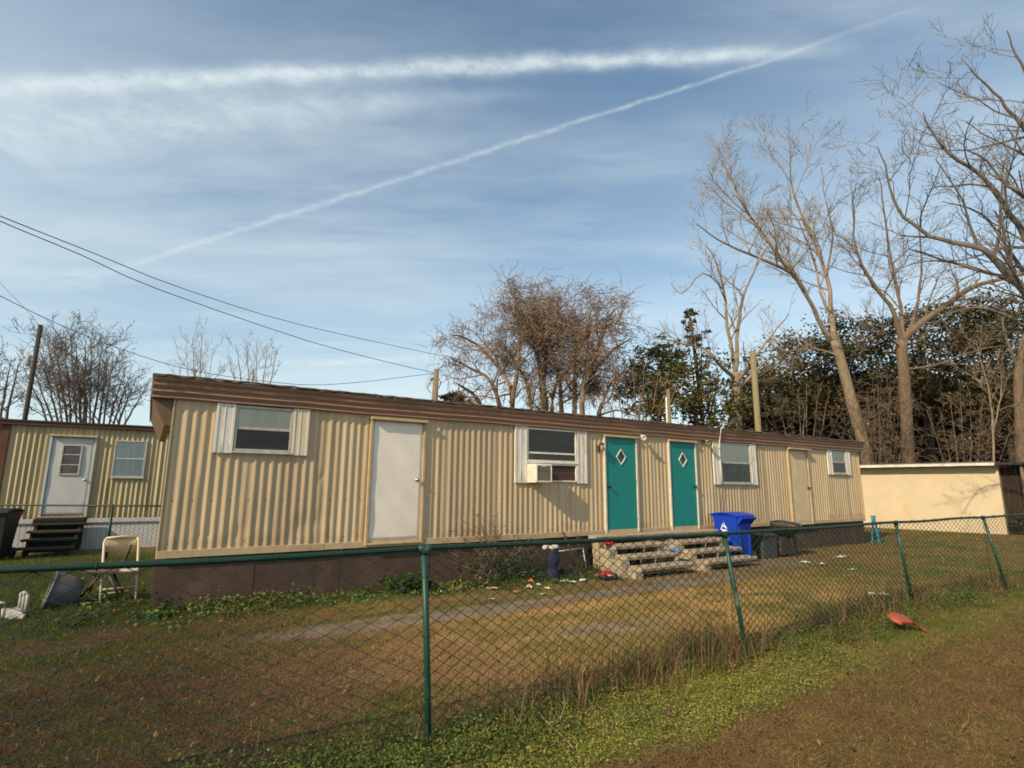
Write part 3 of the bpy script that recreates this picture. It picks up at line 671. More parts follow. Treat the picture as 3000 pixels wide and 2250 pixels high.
    door(rt, *dz[1], TEAL, FRAMEW, knob=(7.955, 1.655), km=BLACK, diamond=True, hood=.07)
    door(rt, *dz[2], TEAL, FRAMEW, knob=(10.665, 1.672), km=BLACK, diamond=True, hood=.07)
    door(rt, *dz[3], BEIGEDOOR, TRIM, knob=(15.50, 1.66), km=BLACK, hood=.12)
    # fixtures screwed to the wall
    q = thing_part('wall_lantern', rt); l = MB(); l.box(7.685, 7.735, -.02, .0, 2.36, 2.5); l.box(7.70, 7.72, -.11, -.02, 2.50, 2.525); l.lathe([(.015, .03), (.06, .0), (.055, -.012), (.0, -.013)], (7.71, -.11, 2.535), 10); l.build('bracket', mat('lamp_brown', (.07, .045, .03), rough=.6), q)
    l = MB(); l.lathe([(.038, 0), (.03, -.12), (.02, -.15), (0, -.15)], (7.71, -.11, 2.52), 8); l.build('glass', mat('lamp_glass', (.25, .2, .14), rough=.2), q, True)
    for (ux, mm, zz) in ((8.93, WHITEPAINT, 2.765), (11.12, mat('lamp_yellow', (.36, .29, .13), (.2, .15, .07), rough=.6), 2.765)):
        q = thing_part('flood_lamp', rt); l = MB(); l.lathe([(.05, 0), (.05, .02), (0, .021)], n=12, M=Matrix.Translation((ux, .0, zz)) @ Matrix.Rotation(R(90), 4, 'X')); l.tube([(ux, -.02, zz), (ux, -.09, zz-.01)], .016, 8); l.build('mount', mm, q, True)
        l = MB(); M = Matrix.Translation((ux-.02, -.09, zz)) @ Matrix.Rotation(R(118), 4, 'X') @ Matrix.Rotation(R(-20), 4, 'Y'); l.lathe([(.03, -.02), (.035, .03), (.06, .10), (.066, .13), (.05, .125), (0, .11)], n=14, M=M); l.build('shade', mm, q, True)
    l = MB(); l.tube([(11.60, -.16, 3.11), (11.615, -.12, 2.95), (11.63, -.075, 2.8), (11.625, -.055, 2.6), (11.63, -.05, 2.3), (11.645, -.05, 2.0), (11.64, -.05, 1.74)], .014, 6); l.build('conduit', OFFWHITE, rt, True)
    l = MB(); l.tube([(11.645, -.04, 1.74), (11.75, -.03, 1.6), (11.62, -.03, 1.35), (11.58, -.03, 1.0)], .005, 5); l.tube([(11.2, -.09, 2.7), (11.4, -.06, 2.62), (11.62, -.07, 2.6)], .005, 5); l.build('cable', CABLE, rt)
    return rt
def air_conditioner():
    x0, x1, z0, z1, o = 5.87, 6.255, 1.716, 2.062, .31
    rt = thing('window_air_conditioner', 'white window air conditioner sticking out of the mobile home wall', 'air conditioner', tw(x0, 0, z0), YAW)
    def L(m, *a): pass
    b = MB(); b.box(0, x1-x0, -o, .1, 0, z1-z0); b.build('case', WHITEPAINT, rt, bevel=.012)
    l = MB()
    for k in range(11): zz = .04+k*.025; l.box(-.006, -.001, -o+.05, -.06, zz, zz+.013)
    l.build('louvre', mat('ac_louvre', (.78, .74, .62), rough=.5), rt)
    g = MB(); w = x1-x0; h = z1-z0; g.box(.035, w-.035, -o-.004, -o-.001, .035, h-.03); g.build('coil', BLINDD, rt)
    g = MB(); frame_bars(g, .012, w-.012, .012, h-.01, .024, -o-.012, -o-.0005); g.box(w*.35, w*.6, -o-.012, -o-.003, h-.05, h-.034); g.build('grille_frame', WHITEPAINT, rt, bevel=.004)

def far_home():
    q = gp(455.7, 1598.7, .03); yw = R(30)
    rt = thing('mobile_home', 'smaller faded corrugated mobile home at the far left with white skirting', 'mobile home', (q.x, q.y, 0), yw)
    x0, x1, zb, zs, Dp = -3.31, 9., .77, 3.04, 3.6
    dr = (-2.46, -1.61, .86, 2.79); wn = (-1.17, -.46, 1.80, 2.76)
    m = MB(); corrugated(m, x0, x1, zb, zs+.02, .112, .034, [(wn[0], wn[1], wn[2], wn[3]), dr], [(-3., 1.2, .3, .4, .01)], rows=10, seams=7, seed=9)
    m.build('siding', SIDING2, rt, True, fix=False)
    b = MB(); b.box(x0, x1, .08, Dp, zb, zs); b.box(x0-.03, x0, .03, Dp, zb-.0, zs); b.build('body_wall', TRIM, rt)
    c = MB(); c.box(x0-.16, x0, -.02, .03, .55, zs+.01); c.build('corner_board', mat('board_red_brown', (.13, .05, .03), (.09, .035, .022), rough=.8, stretch=(2, 1, .3)), rt, bevel=.005)
    f = MB(); f.box(x0-1.2, x1, -.09, .02, zs, zs+.085); f.box(x0-1.2, x1, -.115, .02, zs+.085, zs+.125); f.build('fascia', mat('fascia_dark', (.085, .04, .026), (.06, .03, .02), rough=.6), rt, bevel=.006)
    r = MB(); r.prism([(-.12, zs+.125), (Dp*.5, zs+.24), (Dp+.1, zs+.125)], x0-1.22, x1, 'x'); r.build('roof', ROOFTOP, rt)
    WSK = mat('skirt_white', (.55, .54, .52), (.48, .47, .46), scale=3, rough=.7)
    s = MB(); s.box(x0, x1, -.03, .0, zb-.11, zb-.005); s.build('skirt_rail', WSK, rt, bevel=.006)
    s = MB()
    n = int((x1-x0)/.1)
    for k in range(n): s.box(x0+k*.1, x0+k*.1+.092, .012, .03, -.1, zb-.11)
    s.box(x0, x1, .031, .04, -.1, zb-.1); s.build('skirting', WSK, rt)
    DW = mat('door_pale_grey', (.50, .50, .48), (.45, .45, .44), scale=3, rough=.5)
    d = door(rt, *dr, DW, DW, knob=(-1.70, 1.72), hood=.1, fw=.05)
    wx0, wx1, wz0, wz1 = -2.25, -1.83, 1.84, 2.60
    g = MB(); frame_bars(g, wx0, wx1, wz0, wz1, .035, -.045, -.02)
    for k in range(1, 3): zz = wz0+(wz1-wz0)*k/3; g.box(wx0+.035, wx1-.035, -.04, -.022, zz-.012, zz+.012)
    g.build('window_frame', ALU, d, bevel=.003)
    g = MB(); g.box(wx0+.03, wx1-.03, -.03, -.024, wz0+.03, wz1-.03); g.build('pane', mat('jalousie_dark', (.10, .09, .085), (.05, .045, .045), scale=4, rough=.15, stretch=(1, 1, 5)), d)
    window(rt, *wn, CURTAIN, CURTAIN)
    # steps: a thing of its own
    st = thing('wooden_steps', 'dark weathered open wooden steps below the far left door', 'steps', rt.matrix_basis @ Vector((-2.02, -.05, 0)), yw)
    for k in range(4):
        z = .70-k*.165; y = -.32-.28*k; w = .50
        t = MB(); t.box(-w-.03*k, w-.02*k, y-.15, y+.15, z-.05, z); t.build('tread', WOODSTEP, st, bevel=.005)
    t = MB()
    for k in range(3): t.box(-.5, .46, -.20-.28*k, -.18-.28*k, .05, .645-.165*k)
    t.build('shade_backing', WOODDARK, st)  # dark boards added behind the treads to stand for the shade there
    for sx in (-.45, .38):
        t = MB(); t.prism([(-.1, .62), (-.1, .42), (-1.0, -.03), (-1.28, -.03), (-1.28, .12), (-.3, .63)], sx, sx+.045, 'x'); t.build('stringer', WOODDARK, st)
    mt = MB(); mt.box(-.5, .5, -.44, -.06, .702, .80); mt2 = tag(mt.build('door_mat', mat('mat_black', (.02, .019, .018), rough=.95, bump=.8), None, bevel=.02), 'thick black mat piled on top of the dark wooden steps', 'mat'); mt2.location = st.location; mt2.rotation_euler = st.rotation_euler

def shed():
    A, B = gp(2560, 1545.6), gp(2946, 1566.7); d = (B-A).normalized(); yw = math.atan2(d.y, d.x)
    rt = thing('shed', 'flat roofed pale yellow stucco shed with white eave at the right', 'shed', (B.x, B.y, 0), yw)
    w = MB(); w.box(-9., .06, .0, 5., -.1, 2.60); w.build('wall', TANWALL, rt)
    f = MB(); n = 40; vs = []
    for i in range(n+1):
        x = -9.2+9.25*i/n; j = rnd.uniform(-.006, .006)
        vs += [(x, -.47, 2.555+j), (x, -.47, 2.675+j*.6), (x, -.43, 2.675+j*.6), (x, -.43, 2.555+j)]
    f.add(vs, [(i*4+j, i*4+(j+1) % 4, (i+1)*4+(j+1) % 4, (i+1)*4+j) for i in range(n) for j in range(4)]+[(0, 1, 2, 3), (n*4, n*4+1, n*4+2, n*4+3)])
    f.build('eave_board', mat('eave_white', (.66, .62, .55), (.5, .46, .40), scale=5, rough=.7, c3=(.3, .24, .18), s3=7, t3=.66, stretch3=(1, 1, .5)), rt)
    r = MB(); r.box(-9.25, .08, -.42, 5.2, 2.601, 2.66); r.box(-9.25, .05, -.5, 5.2, 2.679, 2.70); r.build('roof', ROOFTOP, rt)
    # dark lean-to at the near end
    l = thing('lean_to', 'dark brown plank lean-to against the end of the yellow shed', 'lean-to', (B.x, B.y, 0), yw)
    p = MB(); x = .075
    for k in range(7):
        p.box(x, x+.135, .25+.02*(k % 2), .29+.02*(k % 2), -.1, 2.5); x += .15
    p.build('plank_wall', WOODDARK, l, bevel=.004)
    p = MB(); p.box(.085, 2.6, -.35, 5.1, 2.57, 2.66); p.build('roof', mat('roof_black', (.035, .032, .034), (.025, .022, .022), rough=.8), l)
    for px_ in (.72, 2.3):
        p = MB(); p.box(px_, px_+.09, -.2, -.11, -.1, 2.569); p.build('post', POLE if px_ < 1 else WOODDARK, l)
    p = MB(); p.box(1.2, 2.5, .6, .66, -.1, 2.569); p.build('side_wall', WOODDARK, l)

def concrete_steps(u0, u1, lu0, lu1, label, left_extra):
    rt = thing('concrete_steps', label, 'steps', tw((u0+u1)/2, 0), YAW, 'concrete steps under the teal doors'); c = (u0+u1)/2
    rr = random.Random(int(u0*10))
    fr = [(.33, .70), (.64, .53), (.96, .365), (1.30, .20)]
    for k, (o, z) in enumerate(fr):
        m = MB(); a, b = (lu0, lu1) if k == 0 else (u0+rr.uniform(-.03, .03), u1+rr.uniform(-.03, .03))
        back = .095 if k == 0 else o-.33
        n = 10; vs = []
        for i in range(n+1):
            x = a+(b-a)*i/n-c; j = rr.uniform(-.006, .006)
            vs += [(x, -o-j, z-.075), (x, -o-.012-j, z-.02), (x, -o+.01-j, z+j*.3), (x, -back, z), (x, -back, z-.075)]
        m.add(vs, [(i*5+j, i*5+(j+1) % 5, (i+1)*5+(j+1) % 5, (i+1)*5+j) for i in range(n) for j in range(5)]+[tuple(range(5)), tuple(n*5+j for j in range(5))])
        m.build('landing' if k == 0 else 'tread', CONC, rt, bevel=.006)
    for x in (u0-.10, u1-.30):
        m = MB()
        for k, (o, z) in enumerate(fr[:4 if x < u0 else 2]):
            back = .1 if k == 0 else fr[k-1][0]-.02
            zz = -.08
            while zz < z-.08:
                h = min(.19, z-.078-zz); j = rr.uniform(-.012, .012); m.box(x-c+j, x-c+.2+j, -o+.03+j, -back+.0-.004, zz+.002, zz+h-.002); zz += .19
        m.build('block_pier', BLOCK, rt, bevel=.012)

def wheeled_cart(name, label, loc, rz, m, lidm, emblem=False, h=1.08, group=None):
    rt = thing(name, label, 'bin', loc, rz, group)
    b = MB(); q0 = [(-.21, -.25), (.21, -.25), (.21, .22), (-.21, .22)]; q1 = [(-.28, -.36), (.28, -.36), (.28, .30), (-.28, .30)]
    zb, zt = .05, h-.1
    b.add([(x, y, zb) for x, y in q0]+[(x, y, zt) for x, y in q1], [(0, 3, 2, 1), (0, 1, 5, 4), (1, 2, 6, 5), (2, 3, 7, 6), (3, 0, 4, 7)])
    b.box(-.29, .29, -.375, .31, zt-.03, zt)
    b.build('body', m, rt, bevel=.025)
    l = MB(); vs = []; n = 8
    for i in range(n+1):
        y = -.42+.78*i/n; z = zt+.012+.06*math.sin(math.pi*i/n)**.7
        vs += [(-.315, y, z-.03), (-.30, y, z), (.30, y, z), (.315, y, z-.03)]
    l.add(vs, [(i*4+j, i*4+j+1, (i+1)*4+j+1, (i+1)*4+j) for i in range(n) for j in range(3)]+[(0, 1, 2, 3), (n*4, n*4+1, n*4+2, n*4+3)])
    l.box(-.30, .30, -.42, .36, zt+.0005, zt+.012); l.build('lid', lidm, rt, bevel=.01)
    hd_ = MB(); hd_.tube([(-.25, .42, zt-.04), (.25, .42, zt-.04)], .018, 8)
    for k in range(7): x = -.24+.08*k; hd_.prism([(.30, zt-.01), (.44, zt-.03), (.44, zt-.06), (.30, zt-.2)], x-.008, x+.008, 'x')
    hd_.build('handle', m, rt)
    for sx in (-.255, .215):
        w = MB(); w.lathe([(.10, 0), (.12, .006), (.12, .034), (.10, .04)], n=18, M=Matrix.Translation((sx, .28, .12)) @ Matrix.Rotation(R(90), 4, 'Y')); w.build('wheel', BLACK, rt, True)
    f = MB(); f.box(-.2, -.15, .24, .30, .05, zt-.25); f.box(.15, .2, .24, .30, .05, zt-.25); f.build('rear_rib', m, rt, bevel=.008)
    if emblem:
        # white recycling mark on the broad side (local +x face, leaning with it)
        def side(y, z):
            t = (z-zb)/(zt-zb); return ((.21+.07*t)+.0005, y, z)
        e = MB(); cy, cz, r = -.06, .74, .135
        tri = [(cy+r*math.sin(a)*.95, cz+r*math.cos(a)) for a in (0, R(120), R(240))]
        for k in range(3):
            p, q = tri[k], tri[(k+1) % 3]; pm = lambda s_, f_: tuple(np.array(p)*(1-s_)*1+np.array(q)*s_+f_*(np.array((cy, cz))-np.array(p)*(1-s_)-np.array(q)*s_))
            poly = [pm(.0, 0), pm(.62, 0), pm(.62, -.16), pm(.9, .2), pm(.62, .55), pm(.62, .4), pm(.22, .4)]
            vs = [side(*a) for a in poly]+[(side(*a)[0]+.0035, *side(*a)[1:]) for a in poly]; n = 7
            e.add(vs, [tuple(range(n)), tuple(range(n, 2*n))]+[(i, (i+1) % n, n+(i+1) % n, n+i) for i in range(n)])
        sw = [(cy+.1*math.cos(a)*(.5+.05*a), cz-.02+.09*math.sin(a)*(.5+.05*a)) for a in np.linspace(.3, 5.4, 12)]
        e.tube([Vector(side(*a)) for a in sw], .014, 5)
        for k in range(6): y_ = cy-.075+.027*k; e.add([side(y_, cz-.17), side(y_+.018, cz-.17), side(y_+.018, cz-.14-.006*(k % 2)), side(y_, cz-.14)]+[(a[0]+.003, a[1], a[2]) for a in (side(y_, cz-.17), side(y_+.018, cz-.17), side(y_+.018, cz-.14-.006*(k % 2)), side(y_, cz-.14))], [(0, 1, 2, 3), (4, 5, 6, 7), (0, 1, 5, 4), (1, 2, 6, 5), (2, 3, 7, 6), (3, 0, 4, 7)])
        e.build('recycling_emblem', EMBLEM, rt)
    return rt

# ------------------------------------------------------------------ small yard things
def blob(mb, c, rx, ry, rz, n=12, k=7, jit=.12, seed=0, zmin=None):
    rr = random.Random(seed); vs = []
    for i in range(k+1):
        a = math.pi*i/k
        for j in range(n):
            b = 2*math.pi*j/n; q = 1+rr.uniform(-jit, jit)
            vs.append((c[0]+rx*math.sin(a)*math.cos(b)*q, c[1]+ry*math.sin(a)*math.sin(b)*q, c[2]-rz*math.cos(a)*q))
    mb.add(vs, [(i*n+j, i*n+(j+1) % n, (i+1)*n+(j+1) % n, (i+1)*n+j) for i in range(k) for j in range(n)])
def litter(name, label, cat, px, py, w, d, h, m, seed, group='litter scattered in the yard', z=None, pos=None):
    p = pos or gp(px, py, 0); z0 = gz1(p.x, p.y)+.015 if z is None else z
    mb = MB(); rr = random.Random(seed); n = 7; vs = []
    for j in range(n+1):                                              # crumpled sheet
        for i in range(n+1):
            x = (i/n-.5)*w; y = (j/n-.5)*d; e = 1-max(abs(i/n-.5), abs(j/n-.5))*1.1
            vs.append((x*(1+rr.uniform(-.12, .12)), y*(1+rr.uniform(-.12, .12)), h*(rr.uniform(.15, 1)*e+.05)))
    a = rr.uniform(0, 6); M = Matrix.Rotation(a, 4, 'Z'); vs = [M @ Vector(v) for v in vs]
    mb.add(vs, [(j*(n+1)+i, j*(n+1)+i+1, (j+1)*(n+1)+i+1, (j+1)*(n+1)+i) for j in range(n) for i in range(n)])
    ob = mb.build(name, m, None, fix=False); ob.location = (p.x, p.y, z0); so = ob.modifiers.new('thick', 'SOLIDIFY'); so.thickness = .004
    return tag(ob, label, cat, group)

def yard_things():
    # folding chair
    p = gp(345, 1722, .05); k = .90; p = CAM+(p-CAM)*k; p.z = .02
    ch = thing('folding_chair', 'cream white folding chair standing open at end of the long mobile home', 'chair', (p.x, p.y, p.z), R(43))
    W, sh, top = .205, .43, .86
    for sx in (-W, W):
        m = MB(); m.tube([(sx, -.16, 0), (sx, .0, .45), (sx, .15, top-.06), (sx*.9, .165, top)], .016, 8); m.build('leg', CHAIRW, ch, True)
        m = MB(); m.tube([(sx*.88, .27, 0), (sx*.88, -.14, sh)], .014, 8); m.build('leg', CHAIRW, ch, True)
    m = MB(); m.tube([(-W*.9, .165, top), (0, .17, top+.012), (W*.9, .165, top)], .016, 8); m.build('crossbar', CHAIRW, ch, True); m = MB(); m.tube([(-W, -.09, .2), (W, -.09, .2)], .01, 6); m.build('crossbar', CHAIRW, ch, True); m = MB(); m.tube([(-W*.88, .18, .1), (W*.88, .18, .1)], .01, 6); m.build('crossbar', CHAIRW, ch, True)
    m = MB(); m.box(-W+.02, W-.02, -.2, .18, sh-.02, sh+.012); m.build('seat', CHAIRW, ch, bevel=.015)
    m = MB(); n = 10; vs = []
    for i in range(n+1):
        x = -W+.005+(2*W-.01)*i/n; y = .135+.03*(1-(2*i/n-1)**2)
        vs += [(x, y, top-.22+.05*abs(2*i/n-1)**2), (x, y+.012, top-.22+.05*abs(2*i/n-1)**2), (x, y+.03, top-.0), (x, y+.018, top-.0)]
    m.add(vs, [(i*4+j, i*4+(j+1) % 4, (i+1)*4+(j+1) % 4, (i+1)*4+j) for i in range(n) for j in range(4)]+[(0, 1, 2, 3), (n*4, n*4+1, n*4+2, n*4+3)]); m.build('backrest', mat('chair_back_tan', (.50, .41, .28), (.45, .36, .24), rough=.5), ch, True)
    # broken brown chair in front of it
    T = 7.55
    b = at(295, 1745, T); bc = thing('broken_chair', 'broken brown wooden chair in front of the cream folding chair', 'chair', (b.x, b.y, 0))
    def L(px, py, t=T): v = at(px, py, t); return v-Vector((b.x, b.y, 0))
    m = MB(); s0, s1, s2, s3 = L(242, 1672, T-.05), L(345, 1668, T-.05), L(350, 1664, T+.35), L(255, 1664, T+.35)
    m.add([s0, s1, s2, s3]+[q-Vector((0, 0, .045)) for q in (s0, s1, s2, s3)], [(0, 1, 2, 3), (4, 5, 6, 7)]+[(i, (i+1) % 4, 4+(i+1) % 4, 4+i) for i in range(4)]); m.build('seat', CHAIRB, bc, bevel=.01)
    for (a, c, ta, tb) in (((292, 1686), (238, 1748), T, T-.05), ((321, 1686), (347, 1744), T, T-.05), ((333, 1682), (360, 1738), T+.2, T+.15), ((280, 1684), (262, 1735), T+.25, T+.3)):
        m = MB(); m.tube([L(*a, ta), L(*c, tb)], [.02, .016], 8); m.build('leg', CHAIRB, bc, True)
    m = MB(); m.tube([L(384, 1597, T+.2), L(366, 1640, T+.22), L(338, 1668, T+.25)], [.018, .022, .02], 8); m.build('back_post', CHAIRB, bc, True)
    # tipped grey tub
    c = gp(180, 1768, .02); c = CAM+(c-CAM)*.97; r = .27
    tb = thing('plastic_tub', 'tipped over dark grey plastic tub lying in the grass', 'tub', (c.x, c.y, 0), R(40)); tb.scale = (.86, .86, .86)
    M = Matrix.Translation((-.11, 0, .27)) @ Matrix.Rotation(R(104), 4, 'Y') 
    m = MB(); m.lathe([(.20, .33), (.215, .30), (.29, -.02), (.285, -.06)], n=26, M=M, sx=1., sy=.9)
    m.v = [p_ for p_ in m.v]; m.f = m.f[:-2]+[m.f[-2]]
    o = m.build('body', GREYTUB, tb, True, fix=True); so = o.modifiers.new('t', 'SOLIDIFY'); so.thickness = .008
    m = MB(); pts = [M @ Vector((.292*math.cos(a), .263*math.sin(a), -.06)) for a in np.linspace(0, 2*math.pi, 27)]; m.tube(pts, .016, 6); m.build('rim', GREYTUB, tb, True)
    # low white resin chair, tipped at the left edge
    T = 6.75; b = at(40, 1815, T); wc = thing('resin_chair', 'low white plastic chair lying at the left edge of the yard', 'chair', (b.x, b.y, 0))
    def L2(px, py, t=T): return at(px, py, t)-Vector((b.x, b.y, 0))
    m = MB(); q = [L2(8, 1783, T+.3), L2(58, 1776, T+.3), L2(72, 1800, T-.1), L2(12, 1812, T-.1)]; m.add(q+[p_-Vector((0, 0, .05)) for p_ in q], [(0, 1, 2, 3), (4, 5, 6, 7)]+[(i, (i+1) % 4, 4+(i+1) % 4, 4+i) for i in range(4)]); m.build('seat', RESIN, wc, bevel=.012)
    for k, (a, c_) in enumerate((((62, 1738), (55, 1782)), ((72, 1735), (64, 1788)), ((82, 1738), (73, 1793)))):
        m = MB(); p0, p1 = L2(*a, T+.1), L2(*c_, T+.05); m.tube([p1, (p0+p1)/2+Vector((-.01, .02, .0)), p0], [.017, .02, .016], 8); m.build('back_slat', RESIN, wc, True)
    m = MB(); m.tube([L2(60, 1740, T+.1), L2(72, 1733, T+.1), L2(84, 1741, T+.1)], .016, 8); m.build('back_rail', RESIN, wc, True)
    for (a, c_, t_) in (((11, 1784), (6, 1824), T-.12), ((70, 1800), (66, 1822), T-.1), ((15, 1784), (12, 1812), T+.3)):
        m = MB(); m.tube([L2(*a, t_), L2(*c_, t_)], [.022, .016], 8); m.build('leg', RESIN, wc, True)
    m = MB(); m.tube([L2(-14, 1764, T+.2), L2(14, 1766, T+.2), L2(12, 1786, T+.2)], .018, 8); m.build('arm', RESIN, wc, True)
    # bins
    p = gp(14, 1642); wheeled_cart('rubbish_bin', 'black rubbish bin beside the dark wooden steps at the left edge', (p.x-.28, p.y, 0), R(20), DARKBIN, DARKBIN, h=1.12)
    p = tw(11.40, .48); wheeled_cart('recycling_bin', 'bright blue recycling bin with white emblem beside the concrete steps', (p.x, p.y, .0), R(-149), BLUEC, BLUEC, True, h=1.12)
    # charcoal grill and grey box
    p = tw(13.25, .60); g = thing('charcoal_grill', 'rusty open charcoal grill by the wall right of the blue bin', 'grill', (p.x, p.y, 0), YAW)
    TILT = Matrix.Translation((0, 0, .6)) @ Matrix.Rotation(R(10), 4, 'X') @ Matrix.Translation((0, 0, -.6))
    m = MB(); m.lathe([(.08, .47), (.26, .52), (.40, .62), (.44, .77), (.445, .79), (.42, .79), (.39, .66), (.2, .58), (0, .57)], n=26, sy=.7, M=TILT); m.build('bowl', GRILL, g, True)
    m = MB(); m.lathe([(.0, .62), (.2, .66), (.385, .75), (.39, .765), (.22, .76), (.0, .72)], n=22, sy=.7, M=TILT); m.build('rusty_pan', RUST, g, True)
    m = MB(); m.tube([TILT @ Vector((.45*math.cos(a), .32*math.sin(a), .79)) for a in np.linspace(-1.2, 1.4, 14)], .018, 6); m.build('rim_handle', mat('rim_blue', (.05, .10, .2), rough=.5), g, True)
    for a in (.6, 2.6, 4.6):
        m = MB(); m.tube([(.2*math.cos(a), .15*math.sin(a), .55), (.34*math.cos(a), .26*math.sin(a), 0)], .016, 7); m.build('leg', GRILL, g, True)
    m = MB(); m.box(-.36, .30, -.10, .26, .05, .47); m.build('cabinet', mat('rust_dark', (.07, .045, .032), (.04, .028, .02), scale=6, rough=.9), g, bevel=.01)
    p = tw(12.5, .45); bx = thing('storage_box', 'dark grey storage box standing between blue bin and grill', 'box', (p.x, p.y, 0), YAW)
    m = MB(); m.box(-.32, .26, -.24, .24, 0, .50); m.build('body', mat('box_grey', (.06, .06, .055), (.045, .045, .04), rough=.7), bx, bevel=.015)
    m = MB(); m.box(-.335, .275, -.255, .25, .501, .55); m.build('lid', mat('box_lid', (.045, .06, .055), rough=.6), bx, bevel=.012)
    # turquoise folded stool
    p = tw(18.72, .18); t = thing('folding_stool', 'narrow turquoise folding step stool at the far end of the mobile home', 'stool', (p.x, p.y, 0), YAW+R(15))
    for k, (ya, yb) in enumerate(((-.10, .0), (.09, .03))):
        for sx in (-.07, .07):
            m = MB(); m.box(-.022, .022, -.02, .02, 0, .80, Matrix.Translation((sx, ya, 0)) @ Matrix.Rotation(math.atan2(ya-yb, .8), 4, 'X')); m.build('leg', TURQ, t, bevel=.006)
    m = MB(); m.box(-.09, .09, -.05, .07, .79, .84); m.build('top', TURQ, t, bevel=.012)
    m = MB(); m.box(-.05, .05, -.11, -.03, .36, .39); m.build('step', TURQ, t, bevel=.006)
    # navy sack with a white bundle
    p = tw(6.08, .52); s = thing('laundry_bag', 'tall navy blue fabric bag topped with a white bundle by the skirting', 'bag', (p.x, p.y, 0))
    m = MB(); n = 16; vs = []; rr = random.Random(3); K = 9
    for i in range(K+1):
        z = .54*i/K
        for j in range(n):
            a = 2*math.pi*j/n; r = (.115+.018*math.sin(i*1.3)-.015*(i/K))*(1+rr.uniform(-.1, .1)); vs.append((r*math.cos(a)+.03*i/K, r*.85*math.sin(a), z))
    m.add(vs, [(i*n+j, i*n+(j+1) % n, (i+1)*n+(j+1) % n, (i+1)*n+j) for i in range(K) for j in range(n)]+[tuple(range(n))[::-1], tuple(K*n+j for j in range(n))]); m.build('sack', NAVY, s, True)
    m = MB(); blob(m, (.02, 0, .575), .125, .10, .05, seed=4, jit=.2); blob(m, (-.12, -.05, .57), .06, .05, .045, seed=5, jit=.2); m.build('white_bundle', mat('bundle_white', (.5, .48, .43), rough=.9), s, True)
    # leaning pole by it
    a0, z0 = wallp(1650, 1559, .06); a1, z1 = wallp(1684, 1640, .45)
    m = MB(); m.tube([tw(a1, .45, max(z1, .02)), tw(a0, .06, z0)], [.016, .02], 8); ob = m.build('tool_handle', POLED, None, True, origin=tw(a1, .45, 0)); tag(ob, 'dark wooden tool handle leaning on the wall above the navy bag', 'tool')
    m = MB(); a2, z2 = wallp(1693, 1569, .06); q = tw(a2, .06, 0); m.tube([(q.x, q.y, -.1), (q.x, q.y, z2)], .022, 8); tag(m.build('short_stake', POLED, None, True, origin=(q.x, q.y, 0)), 'short dark stake against the skirting left of the steps', 'stake')
    # board and scrap lying between bag and steps
    p = tw(6.75, .42); m = MB(); m.box(-.45, .45, -.12, .12, 0, .05); m.box(-.4, .1, -.1, .1, .051, .13); ob = m.build('scrap_boards', WOODSTEP, None, bevel=.006); ob.location = (p.x, p.y, .01); ob.rotation_euler = (0, 0, YAW+.05); tag(ob, 'stack of weathered scrap boards on the ground by the steps', 'boards')
    p = tw(6.72, .12); m = MB(); m.tube([(-.38, 0, .42), (.42, -.0, .46)], .014, 6); m.tube([(-.38, 0, .42), (-.5, -.1, .0)], .012, 6); m.tube([(.42, 0, .46), (.45, -.08, 0)], .012, 6); ob = m.build('metal_rack', ALU, None, True); ob.location = (p.x, p.y, 0); ob.rotation_euler = (0, 0, YAW); tag(ob, 'thin grey metal rack standing against the skirting by the steps', 'rack')
    # red toy
    p = gp(1778, 1697, .02); t = thing('toy_car', 'red and white plastic toy car lying before the concrete steps', 'toy', (p.x, p.y, .02), R(25))
    m = MB(); blob(m, (0, 0, .08), .15, .09, .07, jit=.05, seed=2); m.build('body', REDP, t, True)
    m = MB(); m.box(-.11, .12, -.096, -.078, .062, .088); m.build('stripe', PAPER, t, True)
    for (x, y) in ((.1, .09), (-.09, .09), (.12, -.085), (-.09, -.085)):
        m = MB(); m.lathe([(.0, -.02), (.05, -.02), (.055, 0), (.05, .02), (0, .02)], n=14, M=Matrix.Translation((x, y, .05)) @ Matrix.Rotation(R(90), 4, 'X')); m.build('wheel', BLACK, t, True)
    # red cloth on the first tread, blue bag on the second
    u, z = wallp(1781, 1578, .42); p = tw(u, .42); litter('red_cloth', 'crumpled red cloth on the steps below the left teal door', 'cloth', 0, 0, .36, .16, .09, REDC, 7, None, z=.535, pos=p)
    u, z = wallp(1977, 1620, .86); p = tw(u, .86); p.z = z; litter('plastic_bag', 'small bright blue plastic bag on a tread between the steps', 'bag', 0, 0, .32, .14, .1, BLUEBAG, 9, None, z=.37, pos=tw(8.93, .86))
    # terracotta coloured broken plastic in the verge
    p = gp(2636, 1842, .03); t = thing('broken_pot', 'broken terracotta coloured plastic pot saucer on the verge grass', 'broken pot', (p.x, p.y, .09), R(20)); t.rotation_euler = (R(24), R(4), R(16)); t.scale = (.85, .85, .85)
    m = MB(); n = 22; vs = [(0, 0, .10)]; rr = random.Random(8)
    for ring, (r, z) in enumerate(((.06, .103), (.11, .095), (.155, .06))):
        for j in range(n):
            a = 2*math.pi*j/n; q = 1-(.35 if 4.0 < a < 5.3 and ring == 2 else 0)-(.15 if 4.0 < a < 5.3 and ring == 1 else 0); vs.append((r*q*math.cos(a)*1.15, r*q*math.sin(a), z))
    fs = [(0, 1+j, 1+(j+1) % n) for j in range(n)]+[(1+k*n+j, 1+(k+1)*n+j, 1+(k+1)*n+(j+1) % n, 1+k*n+(j+1) % n) for k in range(2) for j in range(n)]
    m.add(vs, fs); o = m.build('saucer', TERRA, t, True); so = o.modifiers.new('t', 'SOLIDIFY'); so.thickness = .008
